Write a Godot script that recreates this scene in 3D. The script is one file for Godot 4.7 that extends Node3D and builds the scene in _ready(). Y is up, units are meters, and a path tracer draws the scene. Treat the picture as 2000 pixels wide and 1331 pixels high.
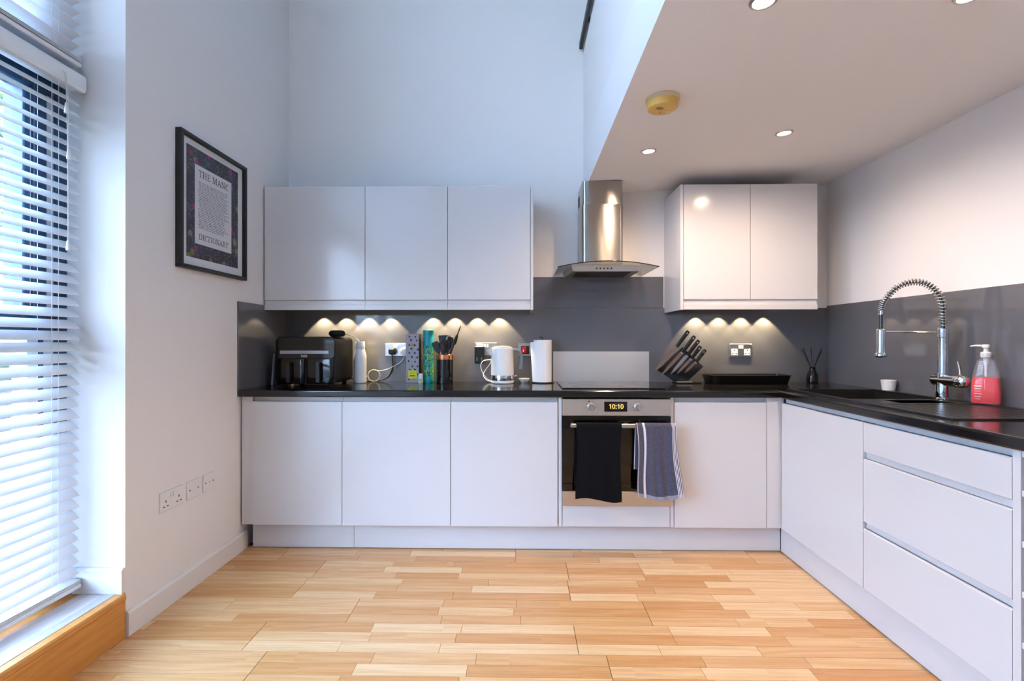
extends Node3D
# Kitchen under a mezzanine, beside a tall window with slatted blinds.
# World: x to the right, y up, -z away from the camera. v(x, y, d) takes a depth d in front of the camera.

const BACK := 3.36          # depth of the plastered back wall
const GLASS := 3.352        # front face of the glass splashback on it
const LEFT := -1.585        # plastered left wall
const RIGHT := 2.045        # plastered right wall
const TOP := 0.908          # worktop surface
const BASE_FRONT := 2.765   # door faces of the long base run
const RUN_FRONT := 1.43     # door faces of the sink run (x)
const WALL_FRONT := 3.02    # door faces of the wall cabinets
const EYE := 1.182

var M := {}
var used := {}
var rng := RandomNumberGenerator.new()


# ---------------------------------------------------------------- mesh building
class Shape:
	var st := SurfaceTool.new()
	var group := 1

	func _init() -> void:
		st.begin(Mesh.PRIMITIVE_TRIANGLES)
		st.set_smooth_group(-1)

	func p(a: Vector3, uv := Vector2.ZERO) -> void:
		st.set_uv(uv)
		st.add_vertex(a)

	func tri(a: Vector3, b: Vector3, c: Vector3) -> void:   # anticlockwise seen from outside
		p(a)
		p(c)
		p(b)

	func quad(a: Vector3, b: Vector3, c: Vector3, d: Vector3) -> void:
		tri(a, b, c)
		tri(a, c, d)

	func quad_uv(a: Vector3, b: Vector3, c: Vector3, d: Vector3, ua: Vector2, ub: Vector2, uc: Vector2, ud: Vector2) -> void:
		p(a, ua)
		p(c, uc)
		p(b, ub)
		p(a, ua)
		p(d, ud)
		p(c, uc)

	func box(c: Vector3, s: Vector3, b := 0.0, t := Transform3D.IDENTITY) -> Shape:
		var h := s / 2.0
		st.set_smooth_group(-1)
		if b <= 0.0:
			var q := []
			for i in 8:
				q.append(t * (c + Vector3(h.x if i & 1 else -h.x, h.y if i & 2 else -h.y, h.z if i & 4 else -h.z)))
			quad(q[4], q[5], q[7], q[6])
			quad(q[1], q[0], q[2], q[3])
			quad(q[5], q[1], q[3], q[7])
			quad(q[0], q[4], q[6], q[2])
			quad(q[6], q[7], q[3], q[2])
			quad(q[0], q[1], q[5], q[4])
			return self
		b = minf(b, minf(h.x, minf(h.y, h.z)) * 0.95)
		var f := func(axis: int, sx: float, sy: float, sz: float) -> Vector3:
			var o := Vector3(sx * (h.x - b), sy * (h.y - b), sz * (h.z - b))
			if axis == 0: o.x = sx * h.x
			elif axis == 1: o.y = sy * h.y
			else: o.z = sz * h.z
			return t * (c + o)
		for sgn in [-1.0, 1.0]:
			var a: float = sgn
			face(f.call(0, a, -a, -1), f.call(0, a, a, -1), f.call(0, a, a, 1), f.call(0, a, -a, 1))
			face(f.call(1, -1, a, -a), f.call(1, -1, a, a), f.call(1, 1, a, a), f.call(1, 1, a, -a))
			face(f.call(2, -a, -1, a), f.call(2, a, -1, a), f.call(2, a, 1, a), f.call(2, -a, 1, a))
			for sb in [-1.0, 1.0]:
				var e: float = sb
				orient(f.call(0, a, e, -1), f.call(0, a, e, 1), f.call(1, a, e, 1), f.call(1, a, e, -1), t * c)
				orient(f.call(1, -1, a, e), f.call(1, 1, a, e), f.call(2, 1, a, e), f.call(2, -1, a, e), t * c)
				orient(f.call(2, a, -1, e), f.call(2, a, 1, e), f.call(0, a, 1, e), f.call(0, a, -1, e), t * c)
				for sc in [-1.0, 1.0]:
					var g: float = sc
					var x: Vector3 = f.call(0, a, e, g)
					var y: Vector3 = f.call(1, a, e, g)
					var z: Vector3 = f.call(2, a, e, g)
					if (y - x).cross(z - x).dot((x + y + z) / 3.0 - t * c) < 0.0: tri(x, z, y)
					else: tri(x, y, z)
		return self

	func face(a: Vector3, b: Vector3, c: Vector3, d: Vector3) -> void:
		quad(a, b, c, d)

	func orient(a: Vector3, b: Vector3, c: Vector3, d: Vector3, inside: Vector3) -> void:
		if (b - a).cross(c - a).dot((a + b + c + d) / 4.0 - inside) < 0.0: quad(a, d, c, b)
		else: quad(a, b, c, d)

	# rings of equal length, run anticlockwise seen from above, from the bottom up
	func rings(list: Array, t := Transform3D.IDENTITY, caps := true, sharp := 0.6) -> Shape:
		var n: int = list[0].size()
		var g := group
		for i in list.size() - 1:
			var lo: Array = list[i]
			var hi: Array = list[i + 1]
			if i > 0:
				var d0: Vector3 = (lo[0] - list[i - 1][0])
				var d1: Vector3 = (hi[0] - lo[0])
				if d0.length() > 1e-6 and d1.length() > 1e-6 and d0.angle_to(d1) > sharp: g += 1
			st.set_smooth_group(g)
			for k in n:
				var m := (k + 1) % n
				quad(t * lo[k], t * lo[m], t * hi[m], t * hi[k])
		group = g + 1
		if caps:
			st.set_smooth_group(-1)
			var b: Array = list[0]
			var e: Array = list[-1]
			for k in range(1, n - 1):
				tri(t * b[0], t * b[k + 1], t * b[k])
				tri(t * e[0], t * e[k], t * e[k + 1])
		return self

	func lathe(profile: Array, seg := 32, t := Transform3D.IDENTITY, caps := true, sharp := 0.6) -> Shape:
		var list := []
		for q in profile:
			var ring := []
			for k in seg:
				var a := -TAU * k / seg
				ring.append(Vector3(maxf(q.x, 1e-5) * cos(a), q.y, maxf(q.x, 1e-5) * sin(a)))
			list.append(ring)
		return rings(list, t, caps, sharp)

	# superellipse sections [y, half width, half depth, x shift, z shift]
	func loft(sections: Array, power := 4.0, seg := 32, t := Transform3D.IDENTITY, sharp := 0.7) -> Shape:
		var list := []
		for q in sections:
			var ring := []
			for k in seg:
				var a := -TAU * (k + 0.5) / seg
				var cx := cos(a)
				var cz := sin(a)
				ring.append(Vector3(signf(cx) * pow(absf(cx), 2.0 / power) * q[1] + (q[3] if q.size() > 3 else 0.0), q[0], signf(cz) * pow(absf(cz), 2.0 / power) * q[2] + (q[4] if q.size() > 4 else 0.0)))
			list.append(ring)
		return rings(list, t, true, sharp)

	func tube(pts: Array, r: float, seg := 8, t := Transform3D.IDENTITY, r_end := -1.0) -> Shape:
		var list := []
		var up := Vector3.UP
		var n := pts.size()
		for i in n:
			var dir: Vector3 = (pts[mini(i + 1, n - 1)] - pts[maxi(i - 1, 0)]).normalized()
			if i == 0: up = Vector3.RIGHT if absf(dir.y) > 0.9 else Vector3.UP
			var side := dir.cross(up).normalized()
			up = side.cross(dir).normalized()
			var rr: float = r if r_end < 0.0 else lerpf(r, r_end, float(i) / (n - 1))
			var ring := []
			for k in seg:
				var a := TAU * k / seg
				ring.append(pts[i] + (side * cos(a) - up * sin(a)) * -rr)
			ring.reverse()
			list.append(ring)
		return rings(list, t, true, 4.0)

	# polygon in x, y pushed from z0 to z1
	func prism(poly: PackedVector2Array, z0: float, z1: float, t := Transform3D.IDENTITY, smooth := false) -> Shape:
		if Geometry2D.is_polygon_clockwise(poly):
			poly = poly.duplicate()
			poly.reverse()
		var n := poly.size()
		st.set_smooth_group(group if smooth else -1)
		group += 1
		var run := 0.0
		for i in n:
			var a := poly[i]
			var b := poly[(i + 1) % n]
			var nxt := run + a.distance_to(b)
			quad_uv(t * Vector3(a.x, a.y, z1), t * Vector3(a.x, a.y, z0), t * Vector3(b.x, b.y, z0), t * Vector3(b.x, b.y, z1), Vector2(z1, run), Vector2(z0, run), Vector2(z0, nxt), Vector2(z1, nxt))
			run = nxt
		st.set_smooth_group(-1)
		var ids := Geometry2D.triangulate_polygon(poly)
		for i in range(0, ids.size(), 3):
			var a := poly[ids[i]]
			var b := poly[ids[i + 1]]
			var c := poly[ids[i + 2]]
			if (b - a).cross(c - a) < 0.0:
				var k := b
				b = c
				c = k
			tri(t * Vector3(a.x, a.y, z1), t * Vector3(b.x, b.y, z1), t * Vector3(c.x, c.y, z1))
			tri(t * Vector3(a.x, a.y, z0), t * Vector3(c.x, c.y, z0), t * Vector3(b.x, b.y, z0))
		return self

	# a sheet of cloth or bent glass: f(u, v) gives a point, the second face lies thick behind it
	func sheet(f: Callable, nu: int, nv: int, thick: float, t := Transform3D.IDENTITY) -> Shape:
		var front := []
		var rear := []
		for j in nv + 1:
			for i in nu + 1:
				front.append(f.call(float(i) / nu, float(j) / nv))
		for j in nv + 1:
			for i in nu + 1:
				var a: Vector3 = front[j * (nu + 1) + mini(i + 1, nu)] - front[j * (nu + 1) + maxi(i - 1, 0)]
				var b: Vector3 = front[mini(j + 1, nv) * (nu + 1) + i] - front[maxi(j - 1, 0) * (nu + 1) + i]
				rear.append(front[j * (nu + 1) + i] - a.cross(b).normalized() * thick)
		st.set_smooth_group(group)
		for j in nv:
			for i in nu:
				var k := j * (nu + 1) + i
				var u0 := float(i) / nu
				var u1 := float(i + 1) / nu
				var v0 := 1.0 - float(j) / nv
				var v1 := 1.0 - float(j + 1) / nv
				quad_uv(t * front[k], t * front[k + 1], t * front[k + nu + 2], t * front[k + nu + 1], Vector2(u0, v0), Vector2(u1, v0), Vector2(u1, v1), Vector2(u0, v1))
				quad_uv(t * rear[k], t * rear[k + nu + 1], t * rear[k + nu + 2], t * rear[k + 1], Vector2(u0, v0), Vector2(u0, v1), Vector2(u1, v1), Vector2(u1, v0))
		group += 1
		st.set_smooth_group(-1)
		for i in nu:
			quad(t * rear[i], t * rear[i + 1], t * front[i + 1], t * front[i])
			var k := nv * (nu + 1) + i
			quad(t * front[k], t * front[k + 1], t * rear[k + 1], t * rear[k])
		for j in nv:
			var k := j * (nu + 1)
			quad(t * front[k], t * front[k + nu + 1], t * rear[k + nu + 1], t * rear[k])
			k += nu
			quad(t * rear[k], t * rear[k + nu + 1], t * front[k + nu + 1], t * front[k])
		return self

	func done() -> ArrayMesh:
		st.generate_normals()
		return st.commit()


func v(x: float, y: float, d: float) -> Vector3:
	return Vector3(x, y, -d)


func at(pos: Vector3, turn := Vector3.ZERO) -> Transform3D:
	return Transform3D(Basis.from_euler(turn), pos)


func rounded(w: float, h: float, r: float, n := 5) -> PackedVector2Array:   # centred rectangle with round corners
	var out := PackedVector2Array()
	for c in 4:
		var mid := Vector2((w / 2 - r) * (1 if c in [0, 3] else -1), (h / 2 - r) * (1 if c < 2 else -1))
		for k in n + 1:
			var a := PI / 2 * (c + float(k) / n)
			out.append(mid + Vector2(cos(a), sin(a)) * r)
	return out


func smooth_path(pts: Array, per := 8) -> Array:   # Catmull-Rom through the points
	var out := []
	for i in pts.size() - 1:
		var a: Vector3 = pts[maxi(i - 1, 0)]
		var b: Vector3 = pts[i]
		var c: Vector3 = pts[i + 1]
		var d: Vector3 = pts[mini(i + 2, pts.size() - 1)]
		for k in per:
			out.append(b.cubic_interpolate(c, a, d, float(k) / per))
	out.append(pts[-1])
	return out


# ---------------------------------------------------------------- nodes
func numbered(called: String) -> String:
	used[called] = used.get(called, -1) + 1
	return called if used[called] == 0 else "%s_%03d" % [called, used[called]]


func tag(o: Node3D, label: String, category: String, group := "") -> void:
	o.set_meta("label", label)
	o.set_meta("category", category)
	if group: o.set_meta("group", group)


func thing(called: String, label: String, category: String, pos: Vector3, turn := Vector3.ZERO, group := "") -> Node3D:
	var o := Node3D.new()
	o.name = numbered(called)
	add_child(o)
	o.position = pos
	o.rotation = turn
	tag(o, label, category, group)
	return o


func part(parent: Node3D, called: String, shape: Shape, mat: Material, pos := Vector3.ZERO, turn := Vector3.ZERO) -> MeshInstance3D:
	return put(parent, called, shape.done(), mat, pos, turn)


func put(parent: Node3D, called: String, mesh: Mesh, mat: Material, pos := Vector3.ZERO, turn := Vector3.ZERO) -> MeshInstance3D:
	var o := MeshInstance3D.new()
	o.name = called
	o.mesh = mesh
	o.material_override = mat
	parent.add_child(o, true)
	o.position = pos
	o.rotation = turn
	return o


func single(called: String, shape: Shape, mat: Material, label: String, category: String, pos := Vector3.ZERO, turn := Vector3.ZERO, group := "") -> MeshInstance3D:
	var o := part(self, numbered(called), shape, mat, pos, turn)
	tag(o, label, category, group)
	return o


func structure(called: String, shape: Shape, mat: Material, label := "", pos := Vector3.ZERO) -> MeshInstance3D:
	var o := part(self, called, shape, mat, pos)
	o.set_meta("kind", "structure")
	if label: o.set_meta("label", label)
	return o


func lettering(parent: Node3D, called: String, words: String, high: float, mat: Material, pos: Vector3, turn := Vector3.ZERO, font := "Droid Sans", deep := 0.0006) -> MeshInstance3D:
	var t := TextMesh.new()
	var f := SystemFont.new()
	f.font_names = PackedStringArray([font])
	t.font = f
	t.text = words
	t.font_size = 64
	t.pixel_size = high / 46.0
	t.depth = deep
	t.curve_step = 4.0
	return put(parent, called, t, mat, pos, turn)


# ---------------------------------------------------------------- materials
func mat(called: String, c: Color, rough := 0.5, metal := 0.0, spec := 0.5) -> StandardMaterial3D:
	var m := StandardMaterial3D.new()
	m.resource_name = called
	m.albedo_color = c
	m.roughness = rough
	m.metallic = metal
	m.metallic_specular = spec
	M[called] = m
	return m


func glow(called: String, c: Color, energy: float) -> StandardMaterial3D:
	var m := mat(called, c, 0.4)
	m.emission_enabled = true
	m.emission = c
	m.emission_energy_multiplier = energy
	return m


func noise_texture(freq: float, size: int, from: Color, to: Color, octaves := 4, number := 1) -> NoiseTexture2D:
	var n := FastNoiseLite.new()
	n.seed = number
	n.frequency = freq
	n.fractal_octaves = octaves
	var t := NoiseTexture2D.new()
	t.width = size
	t.height = size
	t.seamless = true
	t.noise = n
	var r := Gradient.new()
	r.set_color(0, from)
	r.set_color(1, to)
	t.color_ramp = r
	return t


func picture(w: int, h: int, f: Callable) -> ImageTexture:
	var im := Image.create(w, h, false, Image.FORMAT_RGB8)
	for y in h:
		for x in w:
			im.set_pixel(x, y, f.call(x, y))
	return ImageTexture.create_from_image(im)


func wood_texture(number: int, w := 1024, h := 256) -> ImageTexture:
	var fine := FastNoiseLite.new()
	fine.seed = number
	fine.frequency = 0.02
	var wide := FastNoiseLite.new()
	wide.seed = number + 7
	wide.frequency = 0.006
	return picture(w, h, func(x: int, y: int) -> Color:
		var bend := wide.get_noise_2d(x * 0.22, y * 0.9) * 16.0
		var ring := sin((y + bend * 1.6) * 0.16 + wide.get_noise_2d(x * 0.10, y * 0.3) * 5.0)
		var g := 0.5 + 0.16 * ring + 0.5 * fine.get_noise_2d(x * 0.16, y * 5.0 + bend) + 0.18 * fine.get_noise_2d(x * 1.5, y * 22.0)
		g = clampf(g, 0.0, 1.0)
		return Color(0.90, 0.86, 0.80).lerp(Color(1.0, 1.0, 1.0), g))


func make_materials() -> void:
	mat("plaster", Color(0.92, 0.912, 0.912), 0.75, 0, 0.3)
	mat("ceiling_paint", Color(0.93, 0.925, 0.93), 0.85, 0, 0.25)
	mat("skirting_paint", Color(0.90, 0.895, 0.89), 0.4)
	var g := mat("cabinet_gloss", Color(0.83, 0.822, 0.825), 0.16, 0, 0.5)
	g.clearcoat_enabled = false
	g.clearcoat = 0.25
	g.clearcoat_roughness = 0.05
	mat("cabinet_matt", Color(0.89, 0.89, 0.90), 0.4)
	mat("splash_glass", Color(0.385, 0.385, 0.405), 0.07, 0, 0.55)
	mat("slat_paint", Color(0.90, 0.915, 0.93), 0.4)
	mat("slat_cord", Color(0.86, 0.87, 0.87), 0.8)
	mat("window_metal", Color(0.15, 0.27, 0.38), 0.35, 0.2)
	mat("window_white", Color(0.85, 0.87, 0.9), 0.4)
	var pane := mat("window_pane", Color(1, 1, 1, 0.04), 0.02)
	pane.transparency = BaseMaterial3D.TRANSPARENCY_ALPHA
	var canopy := mat("canopy_glass", Color(0.55, 0.6, 0.6, 0.22), 0.03)
	canopy.transparency = BaseMaterial3D.TRANSPARENCY_ALPHA
	mat("glass_edge", Color(0.06, 0.09, 0.09), 0.1)
	# worktop: black laminate with a fine stone speckle
	var wt := mat("worktop", Color(1, 1, 1), 0.13, 0, 0.5)
	var speckle := FastNoiseLite.new()
	speckle.seed = 5
	speckle.frequency = 0.25
	wt.albedo_texture = picture(512, 512, func(x: int, y: int) -> Color:
		var n := speckle.get_noise_2d(x, y) + 0.5 * speckle.get_noise_2d(x * 3.1 + 90, y * 3.1)
		return Color(0.06, 0.06, 0.065).lerp(Color(0.17, 0.165, 0.155), smoothstep(0.25, 0.75, n)))
	wt.uv1_triplanar = true
	wt.uv1_scale = Vector3(2.5, 2.5, 2.5)
	mat("sink_stone", Color(0.125, 0.122, 0.118), 0.28)
	mat("hob_glass", Color(0.03, 0.03, 0.032), 0.03)
	# metals
	var steel := mat("brushed_steel", Color(0.80, 0.785, 0.76), 0.30, 1.0)
	steel.heightmap_enabled = true
	steel.heightmap_texture = noise_texture(0.03, 512, Color.BLACK, Color.WHITE, 4, 3)
	steel.heightmap_scale = 0.012
	steel.uv1_triplanar = true
	steel.uv1_scale = Vector3(1.2, 90, 1.2)
	var plate := mat("splash_steel", Color(0.86, 0.855, 0.85), 0.42, 0.85)
	plate.heightmap_enabled = true
	plate.heightmap_texture = steel.heightmap_texture
	plate.heightmap_scale = 0.01
	plate.uv1_triplanar = true
	plate.uv1_scale = Vector3(1.0, 60, 1.0)
	var ch := mat("chimney_steel", Color(0.68, 0.66, 0.635), 0.24, 1.0)
	ch.anisotropy_enabled = true
	ch.anisotropy = 0.85
	mat("plain_steel", Color(0.68, 0.66, 0.635), 0.24, 1.0)
	mat("satin_steel", Color(0.74, 0.73, 0.72), 0.28, 1.0)
	mat("chrome", Color(0.86, 0.87, 0.88), 0.05, 1.0)
	mat("copper", Color(0.85, 0.55, 0.40), 0.22, 1.0)
	mat("rose_steel", Color(0.62, 0.51, 0.45), 0.3, 1.0)
	# plastics
	mat("black_gloss", Color(0.035, 0.036, 0.04), 0.08)
	mat("black_satin", Color(0.035, 0.035, 0.04), 0.35)
	mat("fryer_black", Color(0.022, 0.022, 0.025), 0.42, 0, 0.3)
	mat("hose_steel", Color(0.36, 0.35, 0.34), 0.3, 1.0)
	mat("black_rubber", Color(0.03, 0.03, 0.034), 0.5)
	mat("black_frame", Color(0.045, 0.05, 0.06), 0.45)
	mat("fabric_black", Color(0.06, 0.06, 0.065), 0.9)
	mat("white_plastic", Color(0.90, 0.90, 0.90), 0.3)
	mat("white_enamel", Color(0.92, 0.915, 0.91), 0.22)
	mat("white_ceramic", Color(0.90, 0.90, 0.89), 0.25)
	mat("bottle_white", Color(0.86, 0.875, 0.89), 0.4)
	mat("grey_strip", Color(0.62, 0.63, 0.66), 0.25, 0.3)
	mat("grey_plastic", Color(0.42, 0.47, 0.52), 0.35)
	mat("pin_hole", Color(0.02, 0.02, 0.02), 0.7)
	mat("red_switch", Color(0.72, 0.06, 0.08), 0.3)
	mat("alarm_plastic", Color(0.86, 0.70, 0.36), 0.45)
	mat("alarm_base", Color(0.83, 0.77, 0.62), 0.5)
	mat("paper_towel", Color(0.93, 0.93, 0.94), 0.9)
	mat("oven_glass", Color(0.02, 0.02, 0.02), 0.04)
	var ow := mat("oven_window", Color(0.05, 0.04, 0.03, 0.55), 0.03)
	ow.transparency = BaseMaterial3D.TRANSPARENCY_ALPHA
	mat("oven_cavity", Color(0.36, 0.31, 0.24), 0.4)
	mat("filter_mesh", Color(0.30, 0.29, 0.27), 0.45, 0.8)
	mat("print_black", Color(0.05, 0.05, 0.06), 0.6)
	mat("print_dark", Color(0.13, 0.13, 0.17), 0.8)
	mat("print_white", Color(0.92, 0.92, 0.92), 0.6)
	mat("print_red", Color(0.7, 0.1, 0.1), 0.6)
	mat("mount_card", Color(0.88, 0.89, 0.90), 0.8)
	mat("label_yellow", Color(0.86, 0.83, 0.07), 0.5)
	mat("box_side", Color(0.07, 0.07, 0.10), 0.6)
	mat("reed", Color(0.05, 0.04, 0.04), 0.8)
	mat("diffuser_glass", Color(0.045, 0.04, 0.04), 0.1)
	mat("packet_foil", Color(0.72, 0.76, 0.72), 0.3)
	mat("packet_green", Color(0.45, 0.65, 0.12), 0.4)
	glow("clock_glow", Color(1.0, 0.78, 0.38), 1.6)
	glow("lamp_glow", Color(1.0, 0.93, 0.82), 9.0)
	glow("led_glow", Color(1.0, 0.92, 0.75), 4.0)
	var soap := mat("soap_liquid", Color(1.0, 0.02, 0.12, 0.75), 0.02)
	soap.refraction_enabled = true
	soap.refraction_scale = 0.033
	var shell := mat("soap_shell", Color(0.9, 0.9, 0.92, 0.10), 0.03)
	shell.transparency = BaseMaterial3D.TRANSPARENCY_ALPHA
	# floor strips: three grains, tinted in several beech tones
	var tones := [Color(0.84, 0.665, 0.465), Color(0.875, 0.72, 0.53), Color(0.81, 0.61, 0.40), Color(0.90, 0.765, 0.59), Color(0.83, 0.64, 0.43), Color(0.86, 0.69, 0.495)]
	var grains := [wood_texture(11), wood_texture(23), wood_texture(37)]
	for i in 6:
		var w := mat("beech_%d" % i, tones[i], 0.26, 0, 0.5)
		w.albedo_texture = grains[i % 3]
	var oak := mat("step_wood", Color(0.86, 0.60, 0.30), 0.4)
	oak.albedo_texture = grains[0]
	oak.uv1_triplanar = true
	oak.uv1_scale = Vector3(1.1, 4.0, 1.1)
	var wash := mat("washed_wood", Color(0.88, 0.86, 0.86), 0.45)
	wash.albedo_texture = noise_texture(0.02, 256, Color(0.88, 0.88, 0.89), Color(1, 1, 1), 4, 9)
	wash.uv1_triplanar = true
	wash.uv1_scale = Vector3(9, 2, 1.2)
	mat("aluminium_trim", Color(0.80, 0.79, 0.81), 0.4, 0.3)
	mat("joint_dark", Color(0.34, 0.22, 0.12), 0.8)
	# cloth
	var navy := mat("towel_black", Color(0.055, 0.06, 0.075), 0.95, 0, 0.2)
	navy.rim_enabled = true
	navy.rim = 0.3
	navy.heightmap_enabled = true
	navy.heightmap_texture = noise_texture(0.2, 256, Color.BLACK, Color.WHITE, 3, 31)
	navy.heightmap_scale = 0.15
	navy.uv1_triplanar = true
	navy.uv1_scale = Vector3(9, 9, 9)
	var cloth := mat("towel_stripe", Color(1, 1, 1), 0.95, 0, 0.2)
	var weave := RandomNumberGenerator.new()
	weave.seed = 4
	cloth.albedo_texture = picture(384, 512, func(x: int, y: int) -> Color:
		var u := x / 384.0
		var c := Color(0.30, 0.285, 0.32) if fmod(u, 0.28) < 0.13 else Color(0.26, 0.28, 0.37)
		c = c.lerp(Color(0.75, 0.74, 0.78), weave.randf() * 0.5)
		c = c.lerp(Color(0.12, 0.12, 0.18), weave.randf() * 0.6)
		for s in [0.015, 0.165, 0.19, 0.885, 0.915, 0.945, 0.98]:
			if absf(u - s) < (0.014 if s in [0.165, 0.19] else 0.007): c = Color(0.86, 0.86, 0.89)
		if y > 496: c = c.lerp(Color(0.8, 0.8, 0.84), 0.5)
		return c)
	# outdoors
	mat("render_wall", Color(0.86, 0.86, 0.84), 0.9)
	mat("far_window", Color(0.12, 0.16, 0.20), 0.15)
	mat("far_frame", Color(0.90, 0.90, 0.90), 0.6)
	mat("bark", Color(0.20, 0.17, 0.15), 0.9)
	mat("lawn", Color(0.18, 0.27, 0.12), 0.9)
	mat("paving", Color(0.70, 0.69, 0.67), 0.9)
	mat("fence_paint", Color(0.82, 0.83, 0.84), 0.7)
	mat("shed_roof", Color(0.45, 0.52, 0.58), 0.5)
	for q in [["leaf_pale", Color(0.30, 0.40, 0.14)], ["leaf_hedge", Color(0.12, 0.26, 0.14)]]:
		var m := mat(q[0], q[1], 0.6)
		m.backlight_enabled = true
		m.backlight = q[1] * 0.6


# ---------------------------------------------------------------- start
func _ready() -> void:
	rng.seed = 2024
	# camera
	var cam := Camera3D.new()
	cam.name = "camera"
	add_child(cam)
	cam.position = Vector3(0, EYE, 0)
	cam.rotation = Vector3(deg_to_rad(0.059), deg_to_rad(1.06), 0)
	cam.fov = rad_to_deg(2.0 * atan(665.5 / 970.0))
	cam.near = 0.02
	cam.far = 200
	cam.current = true
	# sky: bright, even cloud
	var sky := ProceduralSkyMaterial.new()
	sky.sky_top_color = Color(0.62, 0.77, 1.0)
	sky.sky_horizon_color = Color(0.79, 0.895, 1.0)
	sky.sky_curve = 0.4
	sky.ground_bottom_color = Color(0.42, 0.43, 0.42)
	sky.ground_horizon_color = Color(0.60, 0.62, 0.62)
	sky.energy_multiplier = 1.0
	sky.sky_energy_multiplier = 1.0
	var env := Environment.new()
	env.background_mode = Environment.BG_SKY
	env.sky = Sky.new()
	env.sky.sky_material = sky
	env.background_energy_multiplier = 31.0
	env.tonemap_mode = Environment.TONE_MAPPER_LINEAR
	env.tonemap_exposure = 0.94
	env.sdfgi_enabled = true
	env.ssao_enabled = true
	env.ssil_enabled = true
	var world := WorldEnvironment.new()
	world.name = "world"
	world.environment = env
	add_child(world)

	make_materials()
	build_shell()
	build_floor()
	build_window()
	build_blinds()
	build_outside()
	build_splashbacks()
	build_base_run()
	build_sink_run()
	build_worktop()
	build_wall_cabinets()
	build_hood()
	build_oven()
	build_ceiling_fittings()
	build_left_wall_things()
	build_counter_left()
	build_counter_middle()
	build_counter_right()
	build_sink()


# ---------------------------------------------------------------- the room
const SIDE := Basis(Vector3(0, 0, 1), Vector3(0, 1, 0), Vector3(-1, 0, 0))   # prism: polygon in z, y, pushed along x


func span(x0: float, x1: float, y0: float, y1: float, d0: float, d1: float, b := 0.0, s: Shape = null) -> Shape:
	if s == null: s = Shape.new()
	return s.box(v((x0 + x1) / 2, (y0 + y1) / 2, (d0 + d1) / 2), Vector3(absf(x1 - x0), absf(y1 - y0), absf(d1 - d0)), b)


func soffit(x: float) -> float:
	return 2.178 + 0.030 * (x - 0.42)


func build_shell() -> void:
	structure("wall_back", span(-2.0, 2.25, -0.1, 4.6, BACK, BACK + 0.15), M.plaster, "tall white plastered wall behind the long kitchen run")
	structure("wall_left", span(-1.95, LEFT, -0.1, 4.6, 1.96, BACK), M.plaster, "white plastered wall carrying the framed print")
	structure("wall_left_rear", span(-1.95, LEFT, -0.1, 4.6, -3.0, -2.2), M.plaster)
	structure("wall_left_lintel", span(-1.95, LEFT, 4.42, 4.6, -2.2, 1.96), M.plaster)
	structure("wall_right", span(RIGHT, 2.2, -0.1, 4.6, -3.0, BACK), M.plaster, "white plastered wall above the sink")
	structure("wall_rear", span(-2.0, 2.25, -0.1, 4.6, -3.15, -3.0), M.plaster)
	structure("ceiling_upper", span(-2.0, 2.25, 4.6, 4.75, -3.15, BACK + 0.15), M.ceiling_paint)
	var slab := PackedVector2Array([Vector2(0.42, soffit(0.42)), Vector2(RIGHT, soffit(RIGHT)), Vector2(RIGHT, 2.46), Vector2(0.42, 2.46)])
	structure("ceiling", Shape.new().prism(slab, -BACK, 3.0), M.ceiling_paint, "white soffit under the mezzanine with round downlights")
	structure("wall_mezzanine", span(0.42, 0.52, 2.46, 3.19, -3.0, BACK), M.plaster, "white upstand of the mezzanine above the soffit edge")
	var rail := thing("handrail", "thin black handrail fixed high along the mezzanine edge", "handrail", v(0.4, 3.14, BACK))
	part(rail, "bar", Shape.new().box(Vector3(0, 0.022, 1.6), Vector3(0.022, 0.044, 3.16), 0.003), M.black_frame)
	for k in 3:
		part(rail, "bracket", Shape.new().box(Vector3(0.0155, 0.02, 0.3 + k * 1.2), Vector3(0.011, 0.02, 0.03)), M.black_frame)
	# skirting boards and the step below the window
	var board := PackedVector2Array([Vector2(0, 0), Vector2(0.018, 0), Vector2(0.018, 0.09), Vector2(0.012, 0.1), Vector2(0, 0.1)])
	structure("baseboard_left", Shape.new().prism(board, -0.862, 0.0, Transform3D(SIDE.rotated(Vector3.UP, PI / 2), v(LEFT, 0, 1.957))), M.skirting_paint)
	structure("baseboard_reveal", Shape.new().prism(board, -0.20, 0.0, Transform3D(SIDE, v(LEFT - 0.2, 0.176, 1.96))), M.skirting_paint)
	structure("baseboard_rear", span(-1.57, RIGHT, 0, 0.1, -3.0, -2.982), M.skirting_paint)
	var step := structure("trim_1", span(-1.95, -1.592, 0, 0.163, -2.2, 1.958), M.step_wood, "timber step below the window with a pale worn top")
	part(step, "front_board", span(-1.592, -1.576, 0.0, 0.148, -2.2, 1.952, 0.001), M.step_wood)
	part(step, "nosing", span(-1.612, -1.570, 0.148, 0.176, -2.2, 1.953, 0.006), M.step_wood)
	part(step, "edge_strip", span(-1.650, -1.612, 0.163, 0.1755, -2.2, 1.944, 0.001), M.aluminium_trim)
	part(step, "top_board", span(-1.757, -1.651, 0.163, 0.1745, -2.2, 1.944, 0.001), M.washed_wood)
	part(step, "rear_strip", span(-1.82, -1.758, 0.163, 0.172, -2.2, 1.958, 0.001), M.step_wood)


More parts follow.
